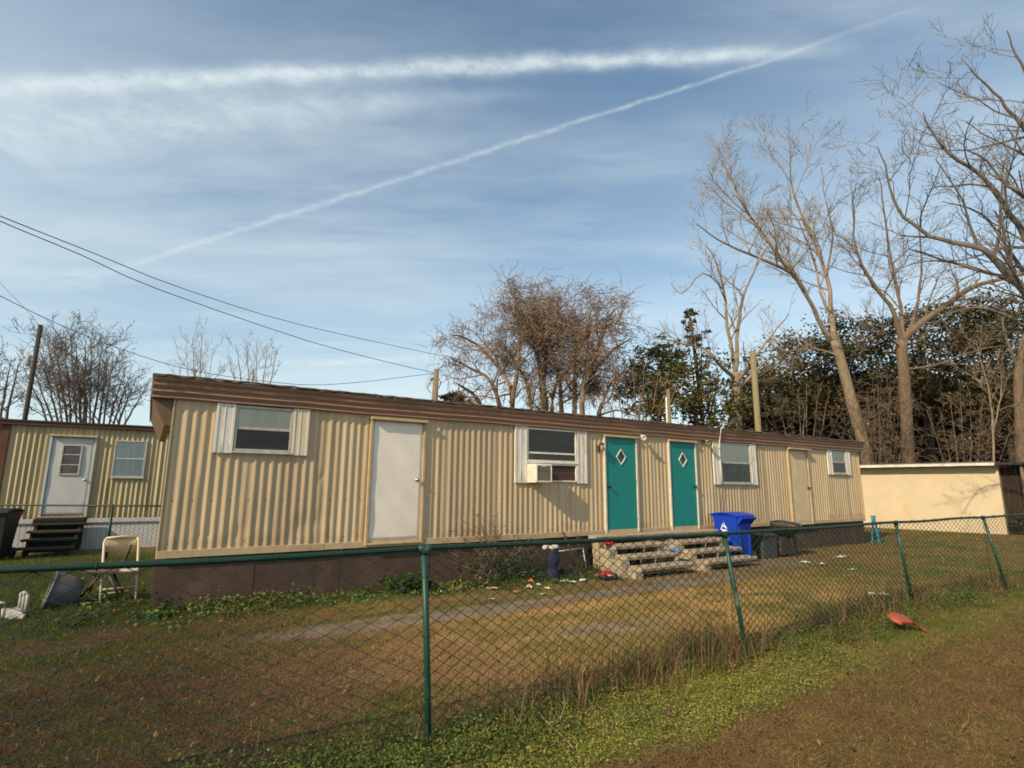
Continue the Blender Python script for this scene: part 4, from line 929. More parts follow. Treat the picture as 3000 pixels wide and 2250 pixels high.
    m = MB(); poly = [(.09, -.03), (.17, .03), (.22, -.06), (.31, -.15), (.27, -.19), (.21, -.12), (.225, -.2), (.17, -.22), (.1, -.12)]
    vs = [(x, y, .085-.32*max(0, (x-.1))+.02*math.sin(x*20)) for x, y in poly]; vs += [(x, y, max(z-.008, .0)) for x, y, z in vs]; k = len(poly)
    m.add(vs, [tuple(range(k)), tuple(range(k, 2*k))]+[(i, (i+1) % k, k+(i+1) % k, k+i) for i in range(k)]); m.build('shard', TERRA, t)
    # litter
    G = 'litter scattered in the yard'
    for i, (nm, lb, ct, px, py, w, d, h, m_) in enumerate((
        ('crumpled_paper', 'white crumpled paper on the green strip left of the centre fence post', 'litter', 873, 1770, .11, .09, .06, PAPER),
        ('orange_wrapper', 'orange wrapper in the weeds below the vine bush', 'litter', 1555, 1709, .16, .13, .12, ORANGE),
        ('foam_cup', 'white foam scrap just below the orange wrapper', 'litter', 1551, 1723, .15, .12, .10, PAPER),
        ('paper_scrap', 'small white scrap right of the orange wrapper', 'litter', 1578, 1716, .09, .08, .07, PAPER),
        ('paper_scrap', 'yellowish white scrap below the navy bag', 'litter', 1606, 1726, .14, .1, .06, mat('litter_cream', (.66, .58, .38), rough=.8)),
        ('paper_scrap', 'flat white scrap lying alone on straw below the navy bag', 'litter', 1592, 1741, .12, .07, .03, PAPER),
        ('plastic_sheet', 'long white plastic strip at the foot of the navy bag', 'litter', 1663, 1707, .36, .1, .06, PAPER),
        ('plastic_sheet', 'greenish white plastic piece between navy bag and red toy', 'litter', 1707, 1703, .24, .12, .07, mat('litter_pale_green', (.62, .68, .55), rough=.6)),
        ('bottle_cap', 'bright blue plastic scrap in front of the scrap boards', 'litter', 1724, 1683, .12, .1, .09, BLUEBAG),
        ('paper_cup', 'cream paper cup just left of the red toy', 'litter', 1753, 1693, .1, .1, .11, mat('litter_cup', (.62, .5, .36), rough=.7)),
        ('paper_scrap', 'pale scrap in dark weeds right of the centre fence post', 'litter', 1290, 1737, .12, .09, .05, PAPER),
        ('food_wrapper', 'pinkish wrapper in weeds left of the vine bush', 'litter', 1350, 1725, .12, .1, .07, PINK),
        ('food_wrapper', 'tan wrapper under the middle of the vine bush', 'litter', 1442, 1727, .22, .12, .08, PINK),
        ('paper_scrap', 'lone white scrap on straw below the tan wrapper', 'litter', 1439, 1757, .1, .07, .05, PAPER),
        ('food_wrapper', 'brownish red wrapper below the right side of the vine bush', 'litter', 1512, 1735, .18, .1, .06, mat('litter_rust', (.33, .14, .10), rough=.8)),
        ('plastic_sheet', 'long white plastic strip on the lawn right of the grill', 'litter', 2465, 1636, .62, .16, .10, PAPER),
        ('paper_scrap', 'white scrap on the gravel just right of the grill', 'litter', 2359, 1651, .26, .12, .08, PAPER),
        ('paper_scrap', 'pinkish white scrap between grill and long white plastic strip', 'litter', 2408, 1656, .14, .1, .08, mat('litter_pinkish', (.62, .5, .46), rough=.8)),
        ('plastic_sheet', 'small dark blue scrap above the long white plastic strip', 'litter', 2461, 1623, .14, .1, .08, mat('litter_navy', (.03, .05, .25), rough=.7)),
        ('paper_scrap', 'faint grey green scrap alone on the right lawn', 'litter', 2498, 1671, .2, .1, .05, mat('litter_grey', (.42, .45, .38), rough=.8)),
        ('lime_wrapper', 'left of two lime green wrappers by the fence foot', 'litter', 2556, 1762, .22, .1, .07, LIME),
        ('lime_wrapper', 'right of two lime green wrappers by the fence foot', 'litter', 2588, 1764, .24, .12, .08, LIME),
        ('plastic_sheet', 'tiny white scrap on the clover in front of the fence', 'litter', 1664, 2136, .035, .03, .02, PAPER),
        ('dead_leaf', 'large curled brown leaf on the clover patch', 'leaf', 1965, 2095, .12, .1, .035, mat('leaf_brown', (.16, .085, .045), rough=.9)),
        ('dead_leaf', 'pointed brown leaf on clover near the centre fence post', 'leaf', 1395, 2142, .11, .06, .03, mat('leaf_brown_pale', (.24, .13, .08), rough=.9)),
    )): litter(nm, lb, ct, px, py, w*.78, d*.78, h*.7, m_, 40+i, G, z=.10 if m_ is LIME else None)
    # dry fallen branch on the clover
    m = MB(); pts = [gp(1575, 2085, .05), gp(1605, 2118, .04), gp(1645, 2155, .03), gp(1680, 2190, .02)]; m.tube(pts, [.006, .007, .006, .003], 6)
    m.tube([gp(1605, 2118, .04), gp(1640, 2110, .07), gp(1655, 2065, .14), gp(1650, 2030, .2)], [.004, .004, .003, .002], 5); m.tube([gp(1655, 2065, .14), gp(1672, 2040, .16)], [.003, .0015], 4); m.tube([gp(1575, 2085, .05), gp(1560, 2070, .09)], [.004, .002], 4)
    o = pts[0].copy(); o.z = 0; tag(m.build('fallen_branch', mat('twig_straw', (.36, .25, .12), rough=.9), None, True, origin=o), 'forked dry straw coloured twig lying on the clover', 'branch')

# ------------------------------------------------------------------ trees
def grow(mb, pts, r0, r1, lvl, R_, par, leaves=None):
    """lay a limb along pts, then sprout side branches from it"""
    n = len(pts); rs = [r0+(r1-r0)*(i/(n-1))**.8 for i in range(n)]
    mb.tube(pts, rs, 8 if r0 > .09 else (5 if r0 > .03 else 3), cap=r0 > .03)
    if lvl <= 0: 
        if leaves is not None: leaves.append(pts[-1]); 
        return
    seg = [(pts[i+1]-pts[i]).length for i in range(n-1)]; tot = sum(seg)
    k = max(2, int(tot*par['dens'][lvl]*R_.uniform(.8, 1.2)))
    for j in range(k):
        f = par['from']+(1-par['from'])*(j+R_.random())/k; s = f*tot; i = 0
        while i < n-2 and s > seg[i]: s -= seg[i]; i += 1
        f2 = min(1, s/max(seg[i], 1e-6)); p = pts[i].lerp(pts[i+1], f2); d = (pts[i+1]-pts[i]).normalized()
        r = rs[i]+(rs[i+1]-rs[i])*f2
        a = R_.uniform(0, 2*math.pi); q = d.orthogonal().normalized(); q = Matrix.Rotation(a, 3, d) @ q
        ang = R(R_.uniform(*par['ang'])); dd = (d*math.cos(ang)+q*math.sin(ang)); dd.z += par['up']*R_.random(); dd.normalize()
        ln = tot*par['len'][lvl]*(1.1-.55*f)*R_.uniform(.6, 1.25); ln = min(ln, par['max'][lvl])
        m = 4 if lvl > 1 else 3; b = [p]; cur = dd.copy()
        for _ in range(m):
            cur = cur+Vector((R_.gauss(0, par['wob']), R_.gauss(0, par['wob']), R_.gauss(par['up']*.12, par['wob']))); cur.normalize(); b.append(b[-1]+cur*ln/m)
        nr = min(r*par['rr'], par['rmax'][lvl])
        grow(mb, b, max(nr, par['rmin']), max(nr*.35, par['rmin']*.7), lvl-1, R_, par, leaves)
PAR = dict(dens={3: 1.2, 2: 2.8, 1: 6.0}, len={3: .42, 2: .5, 1: .5}, max={3: 4.2, 2: 2.2, 1: 1.1}, rmax={3: .06, 2: .028, 1: .014}, ang=(28, 62), up=.35, wob=.18, rr=.55, rmin=.0095)
PAR['from'] = .18
BIG = dict(dens={3: 1.15, 2: 2.5, 1: 6.0}, max={3: 4.6, 2: 2.5, 1: 1.2}, rmin=.0095)
def px_limb(pts, R_, jy=.0):
    return [at(x, y, t) for (x, y, t) in pts]
def smooth(pts, R_, w=.05):
    out = []
    for i in range(len(pts)-1):
        a, b = pts[i], pts[i+1]; L = (b-a).length
        p0 = pts[max(0, i-1)]; p3 = pts[min(len(pts)-1, i+2)]
        for k in range(3):
            t = k/3; q = .5*((2*a)+(b-p0)*t+(2*p0-5*a+4*b-p3)*t*t+(3*a-p0-3*b+p3)*t**3)
            out.append(q+Vector((R_.gauss(0, w*L*.3), R_.gauss(0, w*L*.3), R_.gauss(0, w*L*.2))) if k else q)
    out.append(pts[-1]); return out
def bare_tree(name, label, bark, base, limbs, seed, par=None, lvl=3, group=None, cat='tree', twigmat=None):
    """limbs: list of (world points, r0, r1, level). The first one is the trunk."""
    R_ = random.Random(seed); P = dict(PAR); P.update(par or {})
    b0 = limbs[0][0][0]; O = (b0.x, b0.y, 0)
    rt = thing(name, label, cat, O, 0, group)
    tr = MB(); pts, r0, r1, _ = limbs[0]; pts = [Vector((b0.x, b0.y, -.2))]+smooth(pts, R_, .02) if b0.z > .3 else smooth(pts, R_, .02)
    n = len(pts); tr.tube(pts, [r0*(1.35 if i == 0 else 1)+(r1-r0)*(i/(n-1)) for i in range(n)], 12); tr.build('trunk', bark, rt, True, origin=O)
    cr = MB(); lv = []
    for (p, a, b, l) in limbs[1:]:
        grow(cr, smooth(p, R_), a, b, l, R_, P, lv)
    cr.build('crown', twigmat or bark, rt, False, origin=O, fix=False)
    return rt, lv
def L3(t, *pp):
    """pixel polyline at depth t (third item of a point shifts its depth)"""
    return [at(p[0], p[1], t+(p[2] if len(p) > 2 else 0)) for p in pp]
def leafy(name, label, base, ells, nclump, nleaf, size, cols, seed, bark=BARKD, group=None, cat='tree', trunk_r=.28, gap=.0, limbs=6):
    """evergreen: trunk, limbs into the crown, and leaf clumps spread through several ellipsoids (centre, radii)"""
    r = np.random.default_rng(seed); R_ = random.Random(seed)
    O = (base.x, base.y, 0); rt = thing(name, label, cat, O, 0, group)
    P = []; C = []
    w = np.array([e[1][0]*e[1][1]*e[1][2] for e in ells])**.7; w /= w.sum()
    for i in range(nclump):
        c, rad = ells[r.choice(len(ells), p=w)]
        d = r.normal(0, 1, 3); d /= np.linalg.norm(d); rr = r.uniform(.45, 1.05)**.6
        q = np.array(c)+d*np.array(rad)*rr*(1+.18*math.sin(d[0]*7+seed)+.12*math.sin(d[2]*9+d[1]*5))
        cs = r.uniform(.25, .75)*min(rad)*.42
        k = int(nleaf*r.uniform(.5, 1.5)); P.append(q+r.normal(0, 1, (k, 3))*np.array([cs, cs, cs*.55]))
        base_c = np.array(cols[r.integers(len(cols))])*r.uniform(.65, 1.35); C.append(base_c*r.uniform(.65, 1.4, (k, 1)))
    P = np.concatenate(P)-np.array(O); C = np.concatenate(C)
    leaf_cloud(P, size, C, 'crown', LEAF, rt, seed, .25, .5)
    t = MB(); c0 = Vector(ells[0][0]); top = Vector((c0.x, c0.y, c0.z-.2*ells[0][1][2]))
    t.tube([(base.x, base.y, -.2), (base.x+.1, base.y, top.z*.4), top], [trunk_r*1.3, trunk_r, trunk_r*.5], 10)
    t.build('trunk', bark, rt, True, origin=O)
    t = MB()
    for j in range(limbs):
        c, rad = ells[j % len(ells)]; e = Vector(c)+Vector((R_.uniform(-.7, .7)*rad[0], R_.uniform(-.7, .7)*rad[1], R_.uniform(-.2, .6)*rad[2])); s = Vector((base.x, base.y, top.z*R_.uniform(.35, .75)))
        mid = (s+e)/2+Vector((0, 0, -.12*(e-s).length)); t.tube(smooth([s, mid, e], R_, .06), [trunk_r*.45*(1-.13*i) for i in range(7)], 6)
    t.build('limbs', bark, rt, True, origin=O)
    return rt

def trees():
    # --- A: tall leaning pale tree behind the right end of the long home and the shed
    t = 34
    A = [(L3(t, (2556, 1410), (2530, 1300), (2503, 1205), (2471, 1085), (2447, 996)), .36, .27, 0),
         (L3(t, (2447, 996), (2413, 965), (2354, 852, -.5), (2253, 709, -1), (2169, 582, -1), (2115, 470, -1)), .18, .025, 3),
         (L3(t, (2354, 852, -.5), (2320, 800, -1), (2245, 765, -1.5), (2169, 734, -2), (2100, 700, -2.5), (2040, 655, -3)), .13, .025, 3),
         (L3(t, (2447, 996), (2436, 930, .5), (2422, 810, 1), (2363, 667, 1), (2316, 523, 1), (2335, 400, 1)), .19, .025, 3),
         (L3(t, (2436, 930, .5), (2405, 860, 1), (2385, 760, 1.8), (2340, 650, 2), (2300, 600, 2)), .10, .02, 3),
         (L3(t, (2422, 810, 1), (2440, 700, .5), (2420, 590, .2), (2405, 490, 0)), .08, .02, 3),
         (L3(t, (2447, 1040), (2380, 1020), (2300, 1030, -1), (2240, 990, -1)), .07, .015, 2)]
    bare_tree('bare_tree', 'tall leaning bare tree with pale forked limbs behind the long home', BARKL, None, A, 1, BIG)
    # --- B: straight trunk, broad fork
    t = 33
    B = [(L3(t, (2664, 1410), (2657, 1250), (2649, 1100), (2641, 996)), .34, .29, 0),
         (L3(t, (2641, 996), (2608, 894), (2540, 802), (2500, 690), (2506, 548)), .16, .025, 3),
         (L3(t, (2641, 996), (2640, 900, 1), (2610, 760, 1.5), (2590, 620, 1.5), (2575, 520, 1.5)), .13, .025, 3),
         (L3(t, (2641, 996), (2700, 945), (2759, 903), (2844, 844, -.6), (2928, 819, -1), (3010, 800, -1.5)), .24, .08, 3),
         (L3(t, (2660, 975), (2690, 880, .8), (2700, 760, 1), (2685, 640, 1.2)), .12, .025, 3),
         (L3(t, (2641, 1020), (2560, 960, -1), (2470, 930, -1), (2400, 900, -1)), .07, .02, 2),
         (L3(t, (2650, 1080), (2740, 1070, -1), (2850, 1030, -2), (2960, 1010, -2.5)), .07, .02, 2)]
    bare_tree('bare_tree', 'bare tree with straight thick trunk and wide fork behind yellow shed', BARKM, None, B, 2, BIG)
    # --- C: great spreading tree standing just outside the right edge, limbs reaching into view
    t = 15.5
    C = [([at(3290, 1560, t), at(3270, 1350, t), at(3240, 1150, t), at(3200, 1020, t)], .34, .28, 0),
         (L3(t, (3200, 1020), (3080, 930), (3000, 850), (2940, 790), (2880, 730), (2790, 710, .5), (2700, 675, .8), (2630, 610, 1), (2600, 520, 1), (2570, 430, 1)), .15, .014, 3),
         (L3(t, (3180, 1000), (3060, 890), (2970, 830, .5), (2900, 800, .8), (2800, 770, 1), (2710, 765, 1.2), (2620, 790, 1.5)), .085, .014, 3),
         (L3(t, (3200, 1010), (3050, 800), (3000, 690), (2940, 600), (2870, 510), (2780, 450), (2720, 370), (2705, 330)), .12, .014, 3),
         (L3(t, (3190, 960), (3080, 700), (3000, 575, -1), (2950, 545, -1), (2890, 470, -1), (2830, 440, -1)), .09, .014, 3),
         (L3(t, (3190, 960), (3090, 600), (3010, 390, -.5), (2960, 330, -.5), (2910, 270, -.5), (2840, 200, -.5)), .10, .014, 3),
         (L3(t, (3190, 900), (3090, 450, .5), (3020, 250, .5), (2975, 160, .5), (2950, 90, .5)), .085, .014, 3),
         (L3(t, (3100, 930), (2960, 740, 1), (2900, 650, 1.5), (2840, 610, 1.5), (2760, 590, 2)), .07, .014, 3),
         (L3(t, (3180, 1010), (3060, 985), (2960, 930), (2860, 900, .5), (2760, 930, 1), (2690, 1000, 1)), .06, .012, 3)]
    bare_tree('bare_tree', 'great spreading bare tree filling the upper right corner', BARKG, None, C, 3, dict(max={3: 2.8, 2: 1.5, 1: .75}, dens={3: 1.5, 2: 3.2, 1: 6.5}, rmin=.0065))
    TR = [([at(3000, 1420, 30), at(2990, 1300, 30), at(2987, 1200, 30), at(2985, 1100, 30), at(3000, 1000, 30)], .28, .2, 0), (L3(30, (3000, 1000), (3030, 900), (3040, 820)), .14, .04, 2), (L3(30, (2985, 1080), (2950, 1000), (2935, 930)), .09, .03, 2)]
    bare_tree('bare_tree', 'dim brown trunk at the right edge above the lean-to roof', BARKM, None, TR, 36, lvl=2)
    # --- D: bare tree with whitish limbs left of A
    t = 27
    D = [(L3(t, (2160, 1300), (2158, 1200), (2155, 1090)), .26, .2, 0),
         (L3(t, (2155, 1090), (2130, 960), (2120, 850), (2095, 760), (2070, 720)), .11, .02, 3),
         (L3(t, (2155, 1090), (2165, 940), (2180, 860), (2220, 770), (2250, 720)), .11, .02, 3),
         (L3(t, (2155, 1110), (2100, 1060, -1), (2060, 1020, -1), (1990, 1005, -1), (1940, 990, -1)), .1, .02, 2),
         (L3(t, (2160, 1120), (2215, 1040, -1), (2260, 985, -1), (2310, 920, -1)), .1, .02, 3),
         (L3(t, (2158, 1150), (2240, 1060, 1), (2290, 1040, 1), (2340, 1050, 1)), .09, .02, 2),
         (L3(t, (2120, 850), (2060, 800), (2000, 860), (1965, 830)), .05, .015, 3)]
    bare_tree('bare_tree', 'bare tree with whitish limbs rising behind the second teal door', BARKL, None, D, 4)
    # --- centre brown tree: several trunks, rusty leaves still on
    t = 26; LV = []
    E = [(L3(t, (1600, 1290), (1595, 1200), (1590, 1120)), .2, .16, 0)]
    for (x0, pts) in ((1500, [(1500, 1250), (1495, 1130), (1420, 1030), (1350, 985), (1318, 985)]), (1500, [(1500, 1180), (1520, 1050), (1530, 960), (1525, 950)]),
                      (1600, [(1590, 1120), (1560, 1000), (1540, 930), (1500, 925)]), (1600, [(1590, 1120), (1610, 980), (1640, 920), (1625, 915)]), (1640, [(1645, 1260), (1640, 1120), (1610, 1030), (1570, 930)]),
                      (1680, [(1680, 1260), (1685, 1080), (1692, 980), (1690, 950)]), (1710, [(1712, 1260), (1710, 1130), (1760, 1000), (1790, 920), (1808, 905)]), (1710, [(1710, 1130), (1780, 1040), (1850, 990)]), (1480, [(1480, 1240), (1440, 1120), (1380, 1080), (1320, 1050)]), (1560, [(1555, 1260), (1550, 1150), (1520, 1080), (1450, 1040)]), (1620, [(1625, 1260), (1622, 1160), (1650, 1090), (1720, 1060)]), (1760, [(1750, 1260), (1765, 1180), (1800, 1110), (1850, 1080)]), (1420, [(1430, 1250), (1400, 1170), (1350, 1130), (1330, 1120)]), (1680, [(1690, 1000), (1730, 970), (1750, 955)])):
        E.append(([at(x, y, t+rnd.uniform(-1.5, 1.5)) for (x, y) in pts], .14, .02, 3))
    rt, lv = bare_tree('tree', 'rounded tree with rusty brown leaves rising above the middle of the roof', BARKM, None, E, 5, dict(dens={3: 1.8, 2: 3.6, 1: 7.}, up=.12, wob=.28, max={3: 3.2, 2: 2.0, 1: 1.0}, rmin=.0115), twigmat=BARKR)
    idx = nrng.choice(len(lv), min(len(lv), 7000), replace=False); O = rt.location
    ctr = at(1610, 960, t)
    P = []; Cc = []
    for i in idx:
        p = lv[i]
        if rnd.random() > .85-.11*math.hypot(p.x-ctr.x, p.z-ctr.z): continue
        k = rnd.randint(1, 7); P.append(nrng.normal(0, .10, (k, 3))+np.array((p.x-O.x, p.y-O.y, p.z))); Cc.append(np.tile(np.array((.25, .16, .10))*rnd.uniform(.6, 1.5), (k, 1)))
    vm = MB(); R2 = random.Random(9); O2 = Vector((O.x, O.y, 0))
    cen = [lv[int(q)] for q in nrng.choice(len(lv), 420, replace=False)]
    cen = [c for c in cen if R2.random() < 1.15-.16*math.hypot(c.x-ctr.x, 1.1*(c.z-ctr.z))]
    for c in cen:                                                     # hanging clumps of dry vine caught in the twigs
        k = R2.randint(8, 34); sg = R2.uniform(.10, .30); P.append(nrng.normal(0, 1, (k, 3))*np.array((sg, sg, sg*1.4))+np.array((c.x-O.x, c.y-O.y, c.z-.1))); Cc.append(np.tile(np.array((.22, .142, .09))*R2.uniform(.5, 1.5), (k, 1)))
        for _ in range(9):
            q = c+Vector((R2.gauss(0, .2), R2.gauss(0, .2), R2.gauss(0, .2))); d = Vector((R2.gauss(0, 1), R2.gauss(0, 1), R2.gauss(-.2, .8))).normalized(); st = [q]
            for __ in range(5):
                d = (d+Vector((R2.gauss(0, .5), R2.gauss(0, .5), R2.gauss(-.08, .5)))).normalized(); st.append(st[-1]+d*R2.uniform(.14, .34))
            vm.tube(st, [.012, .011, .010, .009, .008, .006], 3, cap=False)
    vm.build('dry_vines', BARKR, rt, False, origin=O2, fix=False)
    leaf_cloud(np.concatenate(P), .042, np.concatenate(Cc), 'dry_leaves', LEAF, rt, 5)
    # --- left trees
    def shrubby(name, label, x0, x1, yb, t, n, top, seed, bark, r=.07, par=None, lvl=3, spread=1.2):
        R_ = random.Random(seed); xc = (x0+x1)/2
        LM = [(L3(t, (xc, yb), (xc-2, yb-60), (xc+3, yb-120)), r*1.8, r, 0)]
        for i in range(n):
            f = (i+.5)/n; xb = xc+(f-.5)*(x1-x0)*.55; xt = x0+(x1-x0)*f+R_.uniform(-8, 8); yt = top(f)+R_.uniform(-8, 25); dz = R_.uniform(-1.6, 1.6)
            LM.append(([at(xb, yb, t), at(xb+(xt-xb)*.25, yb+(yt-yb)*.35, t+dz*.4), at(xb+(xt-xb)*.65, yb+(yt-yb)*.7, t+dz*.8), at(xt, yt, t+dz)], r*R_.uniform(.7, 1.2), .012, lvl))
        return bare_tree(name, label, bark, None, LM, seed, par)
    shrubby('bare_tree', 'dense many stemmed bare tree behind the far left mobile home', 60, 440, 1290, 26, 17, lambda f: 1065-80*math.sin(math.pi*min(1, f*1.15))+70*max(0, f-.75)*4, 21, BARKG, .07, dict(dens={3: 2.2, 2: 4.2, 1: 7.}, up=.4, wob=.22, max={3: 2.8, 2: 1.7, 1: .9}, len={3: .5, 2: .5, 1: .5}))
    shrubby('bare_tree', 'dark bare tree cut by the left edge of the picture', -160, 70, 1280, 24, 8, lambda f: 985+60*f, 22, BARKG, .075, dict(dens={3: 2.2, 2: 4., 1: 7.}, wob=.22, max={3: 2.8, 2: 1.7, 1: .9}))
    shrubby('bare_tree', 'left of two slim bare trees above the left roof end', 500, 640, 1200, 33, 5, lambda f: 1015-35*math.sin(math.pi*f), 23, BARKL, .04, dict(up=.6, ang=(20, 52), rr=.5, dens={3: 1.6, 2: 3.4, 1: 6.}, rmin=.0085))
    shrubby('bare_tree', 'right of two slim bare trees above the left roof end', 650, 830, 1200, 33, 6, lambda f: 1035-65*math.sin(math.pi*(f*.9)), 24, BARKL, .04, dict(up=.6, ang=(20, 52), rr=.5, dens={3: 1.6, 2: 3.4, 1: 6.}, rmin=.0085))
    # thicket of twigs above the right half of the roof
    TP = dict(dens={3: 2., 2: 3.6, 1: 6.}, up=.05, ang=(35, 90), wob=.34, max={3: 2.6, 2: 1.7, 1: 1.0}, rmin=.009)
    shrubby('bare_shrub', 'tangled brown brushwood behind the roof between the evergreens and leaning tree', 2230, 2480, 1330, 31, 8, lambda f: 1180-50*math.sin(math.pi*f), 31, BARKM, .035, TP)
    shrubby('bare_shrub', 'tangled brushwood between the leaning tree and the straight trunk', 2480, 2680, 1400, 31.5, 9, lambda f: 1180-70*math.sin(math.pi*f), 32, BARKM, .03, TP)
    shrubby('bare_shrub', 'thin brown brushwood above the right half of the yellow shed', 2700, 2990, 1410, 30, 9, lambda f: 1200-60*math.sin(math.pi*f), 33, BARKM, .03, TP)
    shrubby('bare_shrub', 'low bare brushwood behind the roof below the rusty leaved tree', 1740, 2010, 1270, 23, 8, lambda f: 1090-20*math.sin(math.pi*f), 34, BARKM, .035, TP)
    S_ = [(L3(29, (2915, 1400), (2911, 1310), (2908, 1230)), .06, .045, 0), (L3(29, (2908, 1230), (2898, 1150), (2880, 1080), (2860, 1000)), .045, .012, 2), (L3(29, (2911, 1270), (2925, 1190), (2935, 1120), (2920, 1040)), .04, .012, 2)]
    bare_tree('sapling', 'slim pale two stemmed sapling above the shed roof at the right', BARKL, None, S_, 35, lvl=2)
    # --- evergreens
    OAK = [(.048, .052, .020), (.068, .066, .026), (.036, .040, .016), (.105, .085, .042), (.12, .09, .05)]
    def E3(px, py, t, rx, ry, rz): p = at(px, py, t); return ((p.x, p.y, p.z), (rx, ry, rz))
    leafy('live_oak', 'dark evergreen oak behind the leaning bare tree', gp_far(2400, 39), [E3(2380, 1060, 39, 4.2, 3.5, 2.3), E3(2500, 1000, 40, 3.2, 3, 2.0), E3(2290, 1130, 38, 2.8, 3, 2.0), E3(2470, 1150, 39, 3.4, 3, 2.2)], 330, 40, .13, OAK, 51)
    leafy('live_oak', 'broad dark evergreen oak behind the straight trunk and wide fork', gp_far(2720, 39), [E3(2700, 1010, 39, 4.2, 3.5, 2.4), E3(2800, 960, 40, 3.2, 3, 2.0), E3(2640, 1100, 39, 3.5, 3, 2.2), E3(2800, 1130, 39, 3.6, 3, 2.3)], 350, 40, .13, OAK, 52)
    leafy('live_oak', 'tall dark evergreen oak at the right edge behind the shed', gp_far(2960, 37), [E3(2930, 980, 37, 3.0, 3, 2.4), E3(3040, 1050, 37, 4, 3.2, 3.2), E3(2960, 1130, 36, 3.4, 3, 2.4), E3(2890, 930, 38, 1.6, 1.8, 1.5)], 330, 40, .13, OAK, 53)
    LG = [(.075, .08, .024), (.12, .11, .035), (.055, .06, .02), (.17, .14, .05), (.13, .09, .05)]
    leafy('evergreen_tree', 'olive green glossy leaved tree above the second teal door', gp_far(2040, 25), [E3(2030, 1120, 25, 1.5, 1.6, 1.5), E3(2090, 1190, 25, 1.5, 1.5, 1.1), E3(1960, 1190, 25, 1.4, 1.5, 1.0)], 150, 34, .095, LG, 54, trunk_r=.16)
    leafy('evergreen_tree', 'paler evergreen tree behind the roof right of the rusty leaved tree', gp_far(1930, 31), [E3(1925, 1090, 31, 1.6, 1.6, 1.3), E3(1880, 1160, 31, 1.6, 1.6, 1.2), E3(1955, 1030, 31, .9, .9, .7)], 150, 38, .11, [(.06, .068, .026), (.08, .082, .034), (.05, .055, .022)], 55, trunk_r=.18)
    leafy('ivy_column', 'narrow column of dark ivy climbing the whitish bare tree', at0(2060, 26.3), [E3(2022, 925, 26.3, .35, .35, .45), E3(2040, 985, 26.3, .45, .4, .7), E3(2065, 1060, 26.3, .4, .4, .8), E3(2085, 1130, 26.3, .4, .4, .7)], 44, 26, .09, [(.06, .07, .022), (.07, .075, .025), (.10, .08, .04)], 56, trunk_r=.1, cat='ivy')
    leafy('low_tree', 'small dark green treetop just right of the centre utility pole', gp_far(1335, 40), [E3(1335, 1180, 40, .9, .9, .8), E3(1325, 1172, 40, .5, .5, .5)], 60, 40, .13, OAK, 57, trunk_r=.15, limbs=2)
    # dim wood far behind, closing the gaps low down
    P = []; Cc = []
    for i in range(2600):
        x = nrng.uniform(2150, 3250); y = nrng.uniform(1190, 1430) if rnd.random() < .75 else nrng.uniform(1110, 1220); q = at(x, y, nrng.uniform(42, 52)); k = 26
        P.append(nrng.normal(0, .55, (k, 3))+np.array((q.x, q.y, max(.3, q.z)))); Cc.append(np.tile(np.array(((.045, .040, .022) if rnd.random() < .5 else (.085, .06, .038)))*rnd.uniform(.5, 1.4), (k, 1)))
    ob = leaf_cloud(np.concatenate(P), .22, np.concatenate(Cc), 'undergrowth', LEAF, None, 61); tag(ob, 'dim brown and green undergrowth filling the wood behind the shed', 'undergrowth', kind='stuff')
    # shrub at the right edge, shrubs at the skirting
    b = gp(2994, 1566); leafy('evergreen_shrub', 'dark green shrub at the right edge before the dark lean-to', Vector((b.x, b.y, 0)), [((b.x, b.y, .45), (.55, .6, .5)), ((b.x+.8, b.y, .6), (.6, .6, .65))], 120, 45, .05, OAK, 58, trunk_r=.05, cat='shrub')
    b = tw(3.3, .30); leafy('evergreen_shrub', 'small dark green shrub against the skirting left of centre post', b, [((b.x, b.y, .17), (.30, .2, .17)), ((b.x+.22, b.y+.12, .12), (.2, .16, .13))], 46, 40, .028, [(.035, .075, .015), (.055, .10, .022)], 59, trunk_r=.02, cat='shrub', limbs=3)
    # vine bush in front of the siding
    R_ = random.Random(77); b = tw(5.1, .28); vb = thing('vine_bush', 'twiggy vine bush with few leaves against the siding below the air conditioner', 'bush', (b.x, b.y, 0))
    m = MB(); lv = []
    for i in range(26):
        u1 = 5.0+R_.uniform(-.95, .95); z1 = R_.uniform(.45, 1.32)*(1-.30*abs(u1-4.9)); o1 = R_.uniform(.06, .35)
        p = [tw(5.1+R_.uniform(-.5, .5), R_.uniform(.1, .35), 0), tw(5.1+(u1-5.1)*.4, .25, z1*.5), tw(5.1+(u1-5.1)*.8, o1, z1*.85), tw(u1, o1, z1)]
        grow(m, smooth(p, R_, .1), .008, .005, 2, R_, dict(PAR, dens={2: 6, 1: 9}, len={2: .4, 1: .4}, max={2: .35, 1: .16}, rmax={2: .0055, 1: .004}, rmin=.003, wob=.3, up=.2), lv)
    m.build('stems', BARKM, vb, False, origin=(b.x, b.y, 0), fix=False)
    P = np.array([(p.x-b.x, p.y-b.y, p.z) for p in lv]); hgt = P[:, 2]; keep = nrng.uniform(0, 1, len(P)) < np.where(hgt < .5, .85, .16); P = P[keep]; P = np.repeat(P, 2, 0)+nrng.normal(0, .03, (len(P)*2, 3))
    Q = nrng.normal(0, 1, (900, 3))*np.array((.36, .36, .17)); ax = Vector((UX, UY)); uu = nrng.normal(.42, .36, 900); oo = np.abs(nrng.normal(0, .13, 900)); zz = np.abs(nrng.normal(.12, .22, 900))*(1-.3*np.abs(uu-.4))
    Q = np.stack([uu*UX+oo*UY, uu*UY-oo*UX, np.clip(zz, .02, .62)], 1); P = np.concatenate([P, Q])
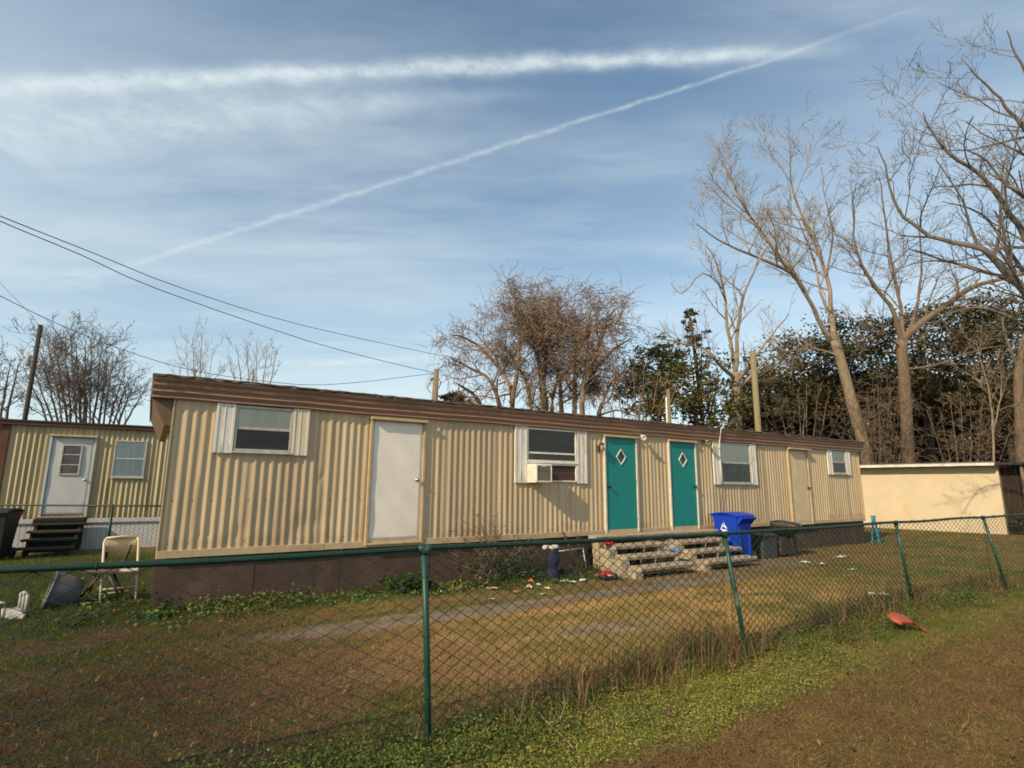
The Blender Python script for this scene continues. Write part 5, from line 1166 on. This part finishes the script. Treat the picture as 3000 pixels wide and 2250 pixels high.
    leaf_cloud(P, .026, np.where((P[:, 2] < .5)[:, None], np.array((.05, .075, .02)), np.array((.17, .13, .03)))*nrng.uniform(.5, 1.5, (len(P), 1)), 'leaves', LEAF, vb, 6)
def gp_far(px, t): p = at(px, 1300, t); return Vector((p.x, p.y, 0))
def at0(px, t): return gp_far(px, t)

# ------------------------------------------------------------------ poles and wires
def poles():
    def pole(label, top, bot, t, r, m, extra=None):
        a, b = at(*top, t), at(*bot, t); O = (a.x, a.y, 0); d = (a-b); base = Vector((a.x, a.y, 0))
        rt = thing('utility_pole', label, 'pole', O, 0)
        q = MB(); q.tube([(a.x, a.y, -.3), (a.x, a.y, a.z*.5), (a.x, a.y, a.z)], [r*1.15, r*1.07, r], 12); q.build('pole', m, rt, True, origin=O)
        if extra: extra(rt, a, O)
        return a
    def ins(rt, a, O):
        z = at(94, 1061, 23).z; q = MB(); q.lathe([(.07, -.24), (.10, -.20), (.10, .16), (.08, .22), (0, .23)], (a.x-.22, a.y-.05, z), 12); q.build('transformer', mat('transformer_grey', (.42, .41, .38), rough=.6), rt, True, origin=O); q = MB(); q.box(a.x-.2, a.x-.05, a.y-.04, a.y, z+.1, z+.14); q.box(a.x-.2, a.x-.05, a.y-.04, a.y, z-.14, z-.1); q.build('bracket', ALU, rt, origin=O)
    pole('dark utility pole with white transformer behind the far left home', (119, 952), (90, 1220), 23, .08, POLED, ins)
    def cen(rt, a, O):
        q = MB(); q.tube([(a.x-.10, a.y-.05, a.z-1.3), (a.x-.10, a.y-.05, a.z-.33)], .025, 8); q.build('conduit', ALU, rt, True, origin=O)
        q = MB(); q.lathe([(.03, -.05), (.055, .02), (.04, .06), (0, .07)], (a.x-.12, a.y-.05, a.z-.33), 10); q.build('weather_head', mat('head_grey', (.2, .2, .2), rough=.5), rt, True, origin=O)
        q = MB(); q.tube([(a.x-.12, a.y-.06, a.z-.3), (a.x-.25, a.y-.08, a.z-.62), (a.x-.14, a.y-.08, a.z-.75)], .012, 6); q.tube([(a.x+.09, a.y, a.z-.3), (a.x+.15, a.y, a.z-.42), (a.x+.09, a.y, a.z-.6)], .015, 6); q.build('drip_loop', CABLE, rt, True, origin=O)
    c = pole('short weathered utility pole behind the middle of the roof', (1278.5, 1081.6), (1281, 1173), 17, .075, POLE, cen)
    def pipe(rt, a, O):
        q = MB(); q.tube([(a.x-.095, a.y-.05, .2), (a.x-.095, a.y-.05, a.z-.3)], .03, 8); q.build('white_conduit', WHITEPAINT, rt, True, origin=O)
    pole('short pale pole with white conduit behind the roof at the teal doors', (1957, 1141), (1966, 1200), 20.5, .07, POLE, pipe)
    pole('tall greenish utility pole in front of the brushwood right of centre', (2205, 1029.5), (2222, 1266), 20, .10, mat('pole_green', (.24, .20, .105), (.17, .14, .075), scale=6, rough=.9, stretch=(6, 6, .3)))
    def wire(label, pts, r=.011):
        P = [at(*p) for p in pts]; R_ = random.Random(1); q = MB(); s = smooth(P, R_, 0.); q.tube(s, r*.78, 5); tag(q.build('overhead_wire', CABLE, None, True, origin=s[-1]), label, 'wire')
    wire('upper of two wires crossing the left sky, ending in the rusty tree', [(-60, 605, 9), (0, 633, 9.4), (275, 742, 11.5), (549, 850, 14), (900, 956.6, 18), (1336, 1051, 24), (1420, 1066, 26)], .012)
    wire('lower of two wires crossing the left sky down to the short pole', [(-60, 612, 8.5), (0, 648, 8.8), (240, 748, 10), (470, 850, 11.5), (900, 998, 14.5), (1140, 1062, 16.2), (1274, 1092, 17)], .011)
    wire('sagging wire from the left edge dipping behind the left roof end', [(-60, 835, 11), (0, 867, 11.3), (190, 958, 12.6), (407, 1041, 14), (610, 1094, 15), (880, 1127, 16), (1060, 1119, 16.5), (1236, 1098, 16.9), (1277, 1093, 17)], .010)
    wire('faint thin wire at the left edge beside the dark pole', [(-30, 790, 20), (20, 850, 21), (75, 905, 22), (119, 958, 23)], .008)
    wire('short service wire from the short pole running right into the rusty tree', [(1280, 1095, 17), (1330, 1108, 18.5), (1400, 1130, 21)], .010)

# ------------------------------------------------------------------ sky and light
SUN_EL = math.atan(2.33/math.hypot(3.56, 1)); _t = Vector((3.56*UX-UY, 3.56*UY+UX, -2.33))
def world():
    w = bpy.data.worlds.new('World'); S.world = w; w.use_nodes = True; nt = w.node_tree; N = nt.nodes; L = nt.links
    bg = N['Background']
    def math_(op, a, b=None, c=None):
        n = N.new('ShaderNodeMath'); n.operation = op
        for i, v in enumerate((a, b, c)):
            if v is None: continue
            if isinstance(v, (int, float)): n.inputs[i].default_value = v
            else: L.new(v, n.inputs[i])
        return n.outputs[0]
    sky = N.new('ShaderNodeTexSky'); sky.sky_type = 'NISHITA'; sky.sun_disc = False; sky.sun_elevation = SUN_EL
    sd = -_t; sky.sun_rotation = math.atan2(sd.x, sd.y) % (2*math.pi)
    sky.air_density = 1.0; sky.dust_density = .6; sky.ozone_density = .7; sky.altitude = 50
    tc = N.new('ShaderNodeTexCoord'); sp = N.new('ShaderNodeSeparateXYZ'); L.new(tc.outputs['Generated'], sp.inputs[0])
    z = math_('MAXIMUM', sp.outputs['Z'], .03); X = math_('DIVIDE', sp.outputs['X'], z); Y = math_('DIVIDE', sp.outputs['Y'], z)
    cb = N.new('ShaderNodeCombineXYZ'); L.new(X, cb.inputs[0]); L.new(Y, cb.inputs[1]); PV = cb.outputs[0]
    def noise(scale, detail=4, vec=None, st=None, rough=.6, rot=0.):
        n = N.new('ShaderNodeTexNoise'); n.inputs['Scale'].default_value = scale; n.inputs['Detail'].default_value = detail; n.inputs['Roughness'].default_value = rough
        m = N.new('ShaderNodeMapping'); m.inputs['Scale'].default_value = st or (1, 1, 1); m.inputs['Rotation'].default_value = (0, 0, rot); L.new(PV, m.inputs['Vector']); L.new(m.outputs[0], n.inputs['Vector']); return n.outputs['Fac']
    def sstep(a, b, x):
        n = N.new('ShaderNodeMapRange'); n.interpolation_type = 'SMOOTHSTEP'
        n.inputs['From Min'].default_value = a; n.inputs['From Max'].default_value = b; L.new(x, n.inputs['Value']); return n.outputs[0]
    k = 3000/2212
    def pq(x, y): d = ray(x*k, y*k); return Vector((d.x/d.z, d.y/d.z))
    def streak(a, b, wa, wb, fin, fout, wob, nz, lo, hi, power):
        """a, b: 2212-px ends of the line; wa, wb: half widths in px at the ends; fin/fout: soft ends as share of length"""
        A, B = pq(*a), pq(*b); d = B-A; ln = d.length; d /= ln; n = Vector((-d.y, d.x))
        WA = abs((pq(a[0], a[1]+wa)-A).dot(n)); WB = abs((pq(b[0], b[1]+wb)-B).dot(n))
        dx = math_('SUBTRACT', X, A.x); dy = math_('SUBTRACT', Y, A.y)
        s = math_('DIVIDE', math_('ADD', math_('MULTIPLY', dx, d.x), math_('MULTIPLY', dy, d.y)), ln)
        t = math_('ADD', math_('MULTIPLY', dx, n.x), math_('MULTIPLY', dy, n.y))
        sc = math_('MINIMUM', math_('MAXIMUM', s, -.3), 1.3)
        wid = math_('ADD', WA, math_('MULTIPLY', sc, WB-WA)); wid = math_('MAXIMUM', wid, min(WA, WB)*.4)
        nn = noise(nz, 5, rough=.65); t = math_('ADD', t, math_('MULTIPLY', math_('SUBTRACT', nn, .5), math_('MULTIPLY', wid, wob)))
        q = math_('DIVIDE', t, wid); g = math_('POWER', 2.718, math_('MULTIPLY', math_('MULTIPLY', q, q), -1.))
        e = math_('MULTIPLY', sstep(-fin, fin, s), math_('SUBTRACT', 1, sstep(1-fout, 1+fout, s)))
        return math_('MULTIPLY', math_('MULTIPLY', math_('MULTIPLY', g, e), sstep(lo, hi, noise(nz*1.7, 6, rough=.7))), power)
    c1 = streak((-40, 190), (1720, 112), 23, 15, .02, .10, 1.9, 7, .0, .75, .88)
    c2 = streak((250, 583), (1720, 112), 7, 4, .25, .06, 3.0, 14, .1, .8, .5)
    c3 = streak((1700, 115), (2000, 10), 4, 4, .05, .6, 1., 14, .05, .6, .14)
    c4 = streak((-60, 285), (930, 215), 80, 24, .02, .30, 1.7, 6, .0, .9, .68)
    c5 = streak((60, 605), (270, 600), 26, 16, .3, .3, 2.5, 6, .35, .75, .5)
    c6 = streak((650, 790), (950, 768), 8, 5, .3, .3, 2., 6, .3, .7, .7)
    ci = math_('MULTIPLY', sstep(.30, .80, noise(.42, 5, st=(.6, 1.1, 1), rough=.5, rot=.35)), .72)
    ci2 = math_('MULTIPLY', sstep(.40, .80, noise(1.1, 6, st=(.5, 1.6, 1), rough=.62, rot=.3)), .44)
    low = math_('MULTIPLY', sstep(.52, .02, sp.outputs['Z']), .46)
    tot = ci
    for q in (ci2, low, c4, c5, c6, c3, c2, c1):                        # screen them together
        tot = math_('SUBTRACT', 1, math_('MULTIPLY', math_('SUBTRACT', 1, tot), math_('SUBTRACT', 1, q)))
    tot = math_('MINIMUM', tot, .93)
    mx = N.new('ShaderNodeMix'); mx.data_type = 'RGBA'; L.new(tot, mx.inputs['Factor'])
    ti = N.new('ShaderNodeMix'); ti.data_type = 'RGBA'; ti.blend_type = 'MULTIPLY'; ti.inputs['Factor'].default_value = 1; ti.inputs['B'].default_value = (.85, 1., 1.0, 1); L.new(sky.outputs[0], ti.inputs['A']); L.new(ti.outputs['Result'], mx.inputs['A']); mx.inputs['B'].default_value = CLOUD
    L.new(mx.outputs['Result'], bg.inputs['Color']); bg.inputs['Strength'].default_value = SKY_STR
CLOUD = (5.0, 5.65, 5.75, 1); SKY_STR = .125
def light():
    l = bpy.data.lights.new('sun', 'SUN'); l.energy = 4.2; l.angle = R(.55); l.color = (1., .81, .56)
    o = bpy.data.objects.new('sun', l); COL.objects.link(o); o.rotation_euler = _t.to_track_quat('-Z', 'Y').to_euler(); o.location = (-20, -20, 20)
def camera():
    c = bpy.data.cameras.new('camera'); c.sensor_width = 36; c.lens = F/3000*36; c.clip_end = 2000; c.clip_start = .05
    o = bpy.data.objects.new('camera', c); COL.objects.link(o)
    M = Matrix((CX, CY, -FWD)).transposed().to_4x4(); M.translation = CAM; o.matrix_world = M; S.camera = o
    c.dof.use_dof = True; c.dof.focus_distance = 9.; c.dof.aperture_fstop = 2.8

build_ground(); build_grass(); build_clover_and_weeds()
fence_front(); fence_back()
main_home(); air_conditioner(); far_home(); shed()
concrete_steps(7.50, 9.02, 7.30, 9.27, 'left concrete steps under the first teal door', True)
concrete_steps(9.42, 11.0, 9.275, 11.05, 'right concrete steps under the second teal door, beside the blue bin', False)
yard_things(); poles(); trees()
world(); light(); camera()
S.view_settings.view_transform = 'Standard'; S.view_settings.look = 'None'; S.view_settings.gamma = 1; S.view_settings.exposure = .33
S.cycles.filter_width = 1.7
S.cycles.max_bounces = 6; S.cycles.transparent_max_bounces = 16
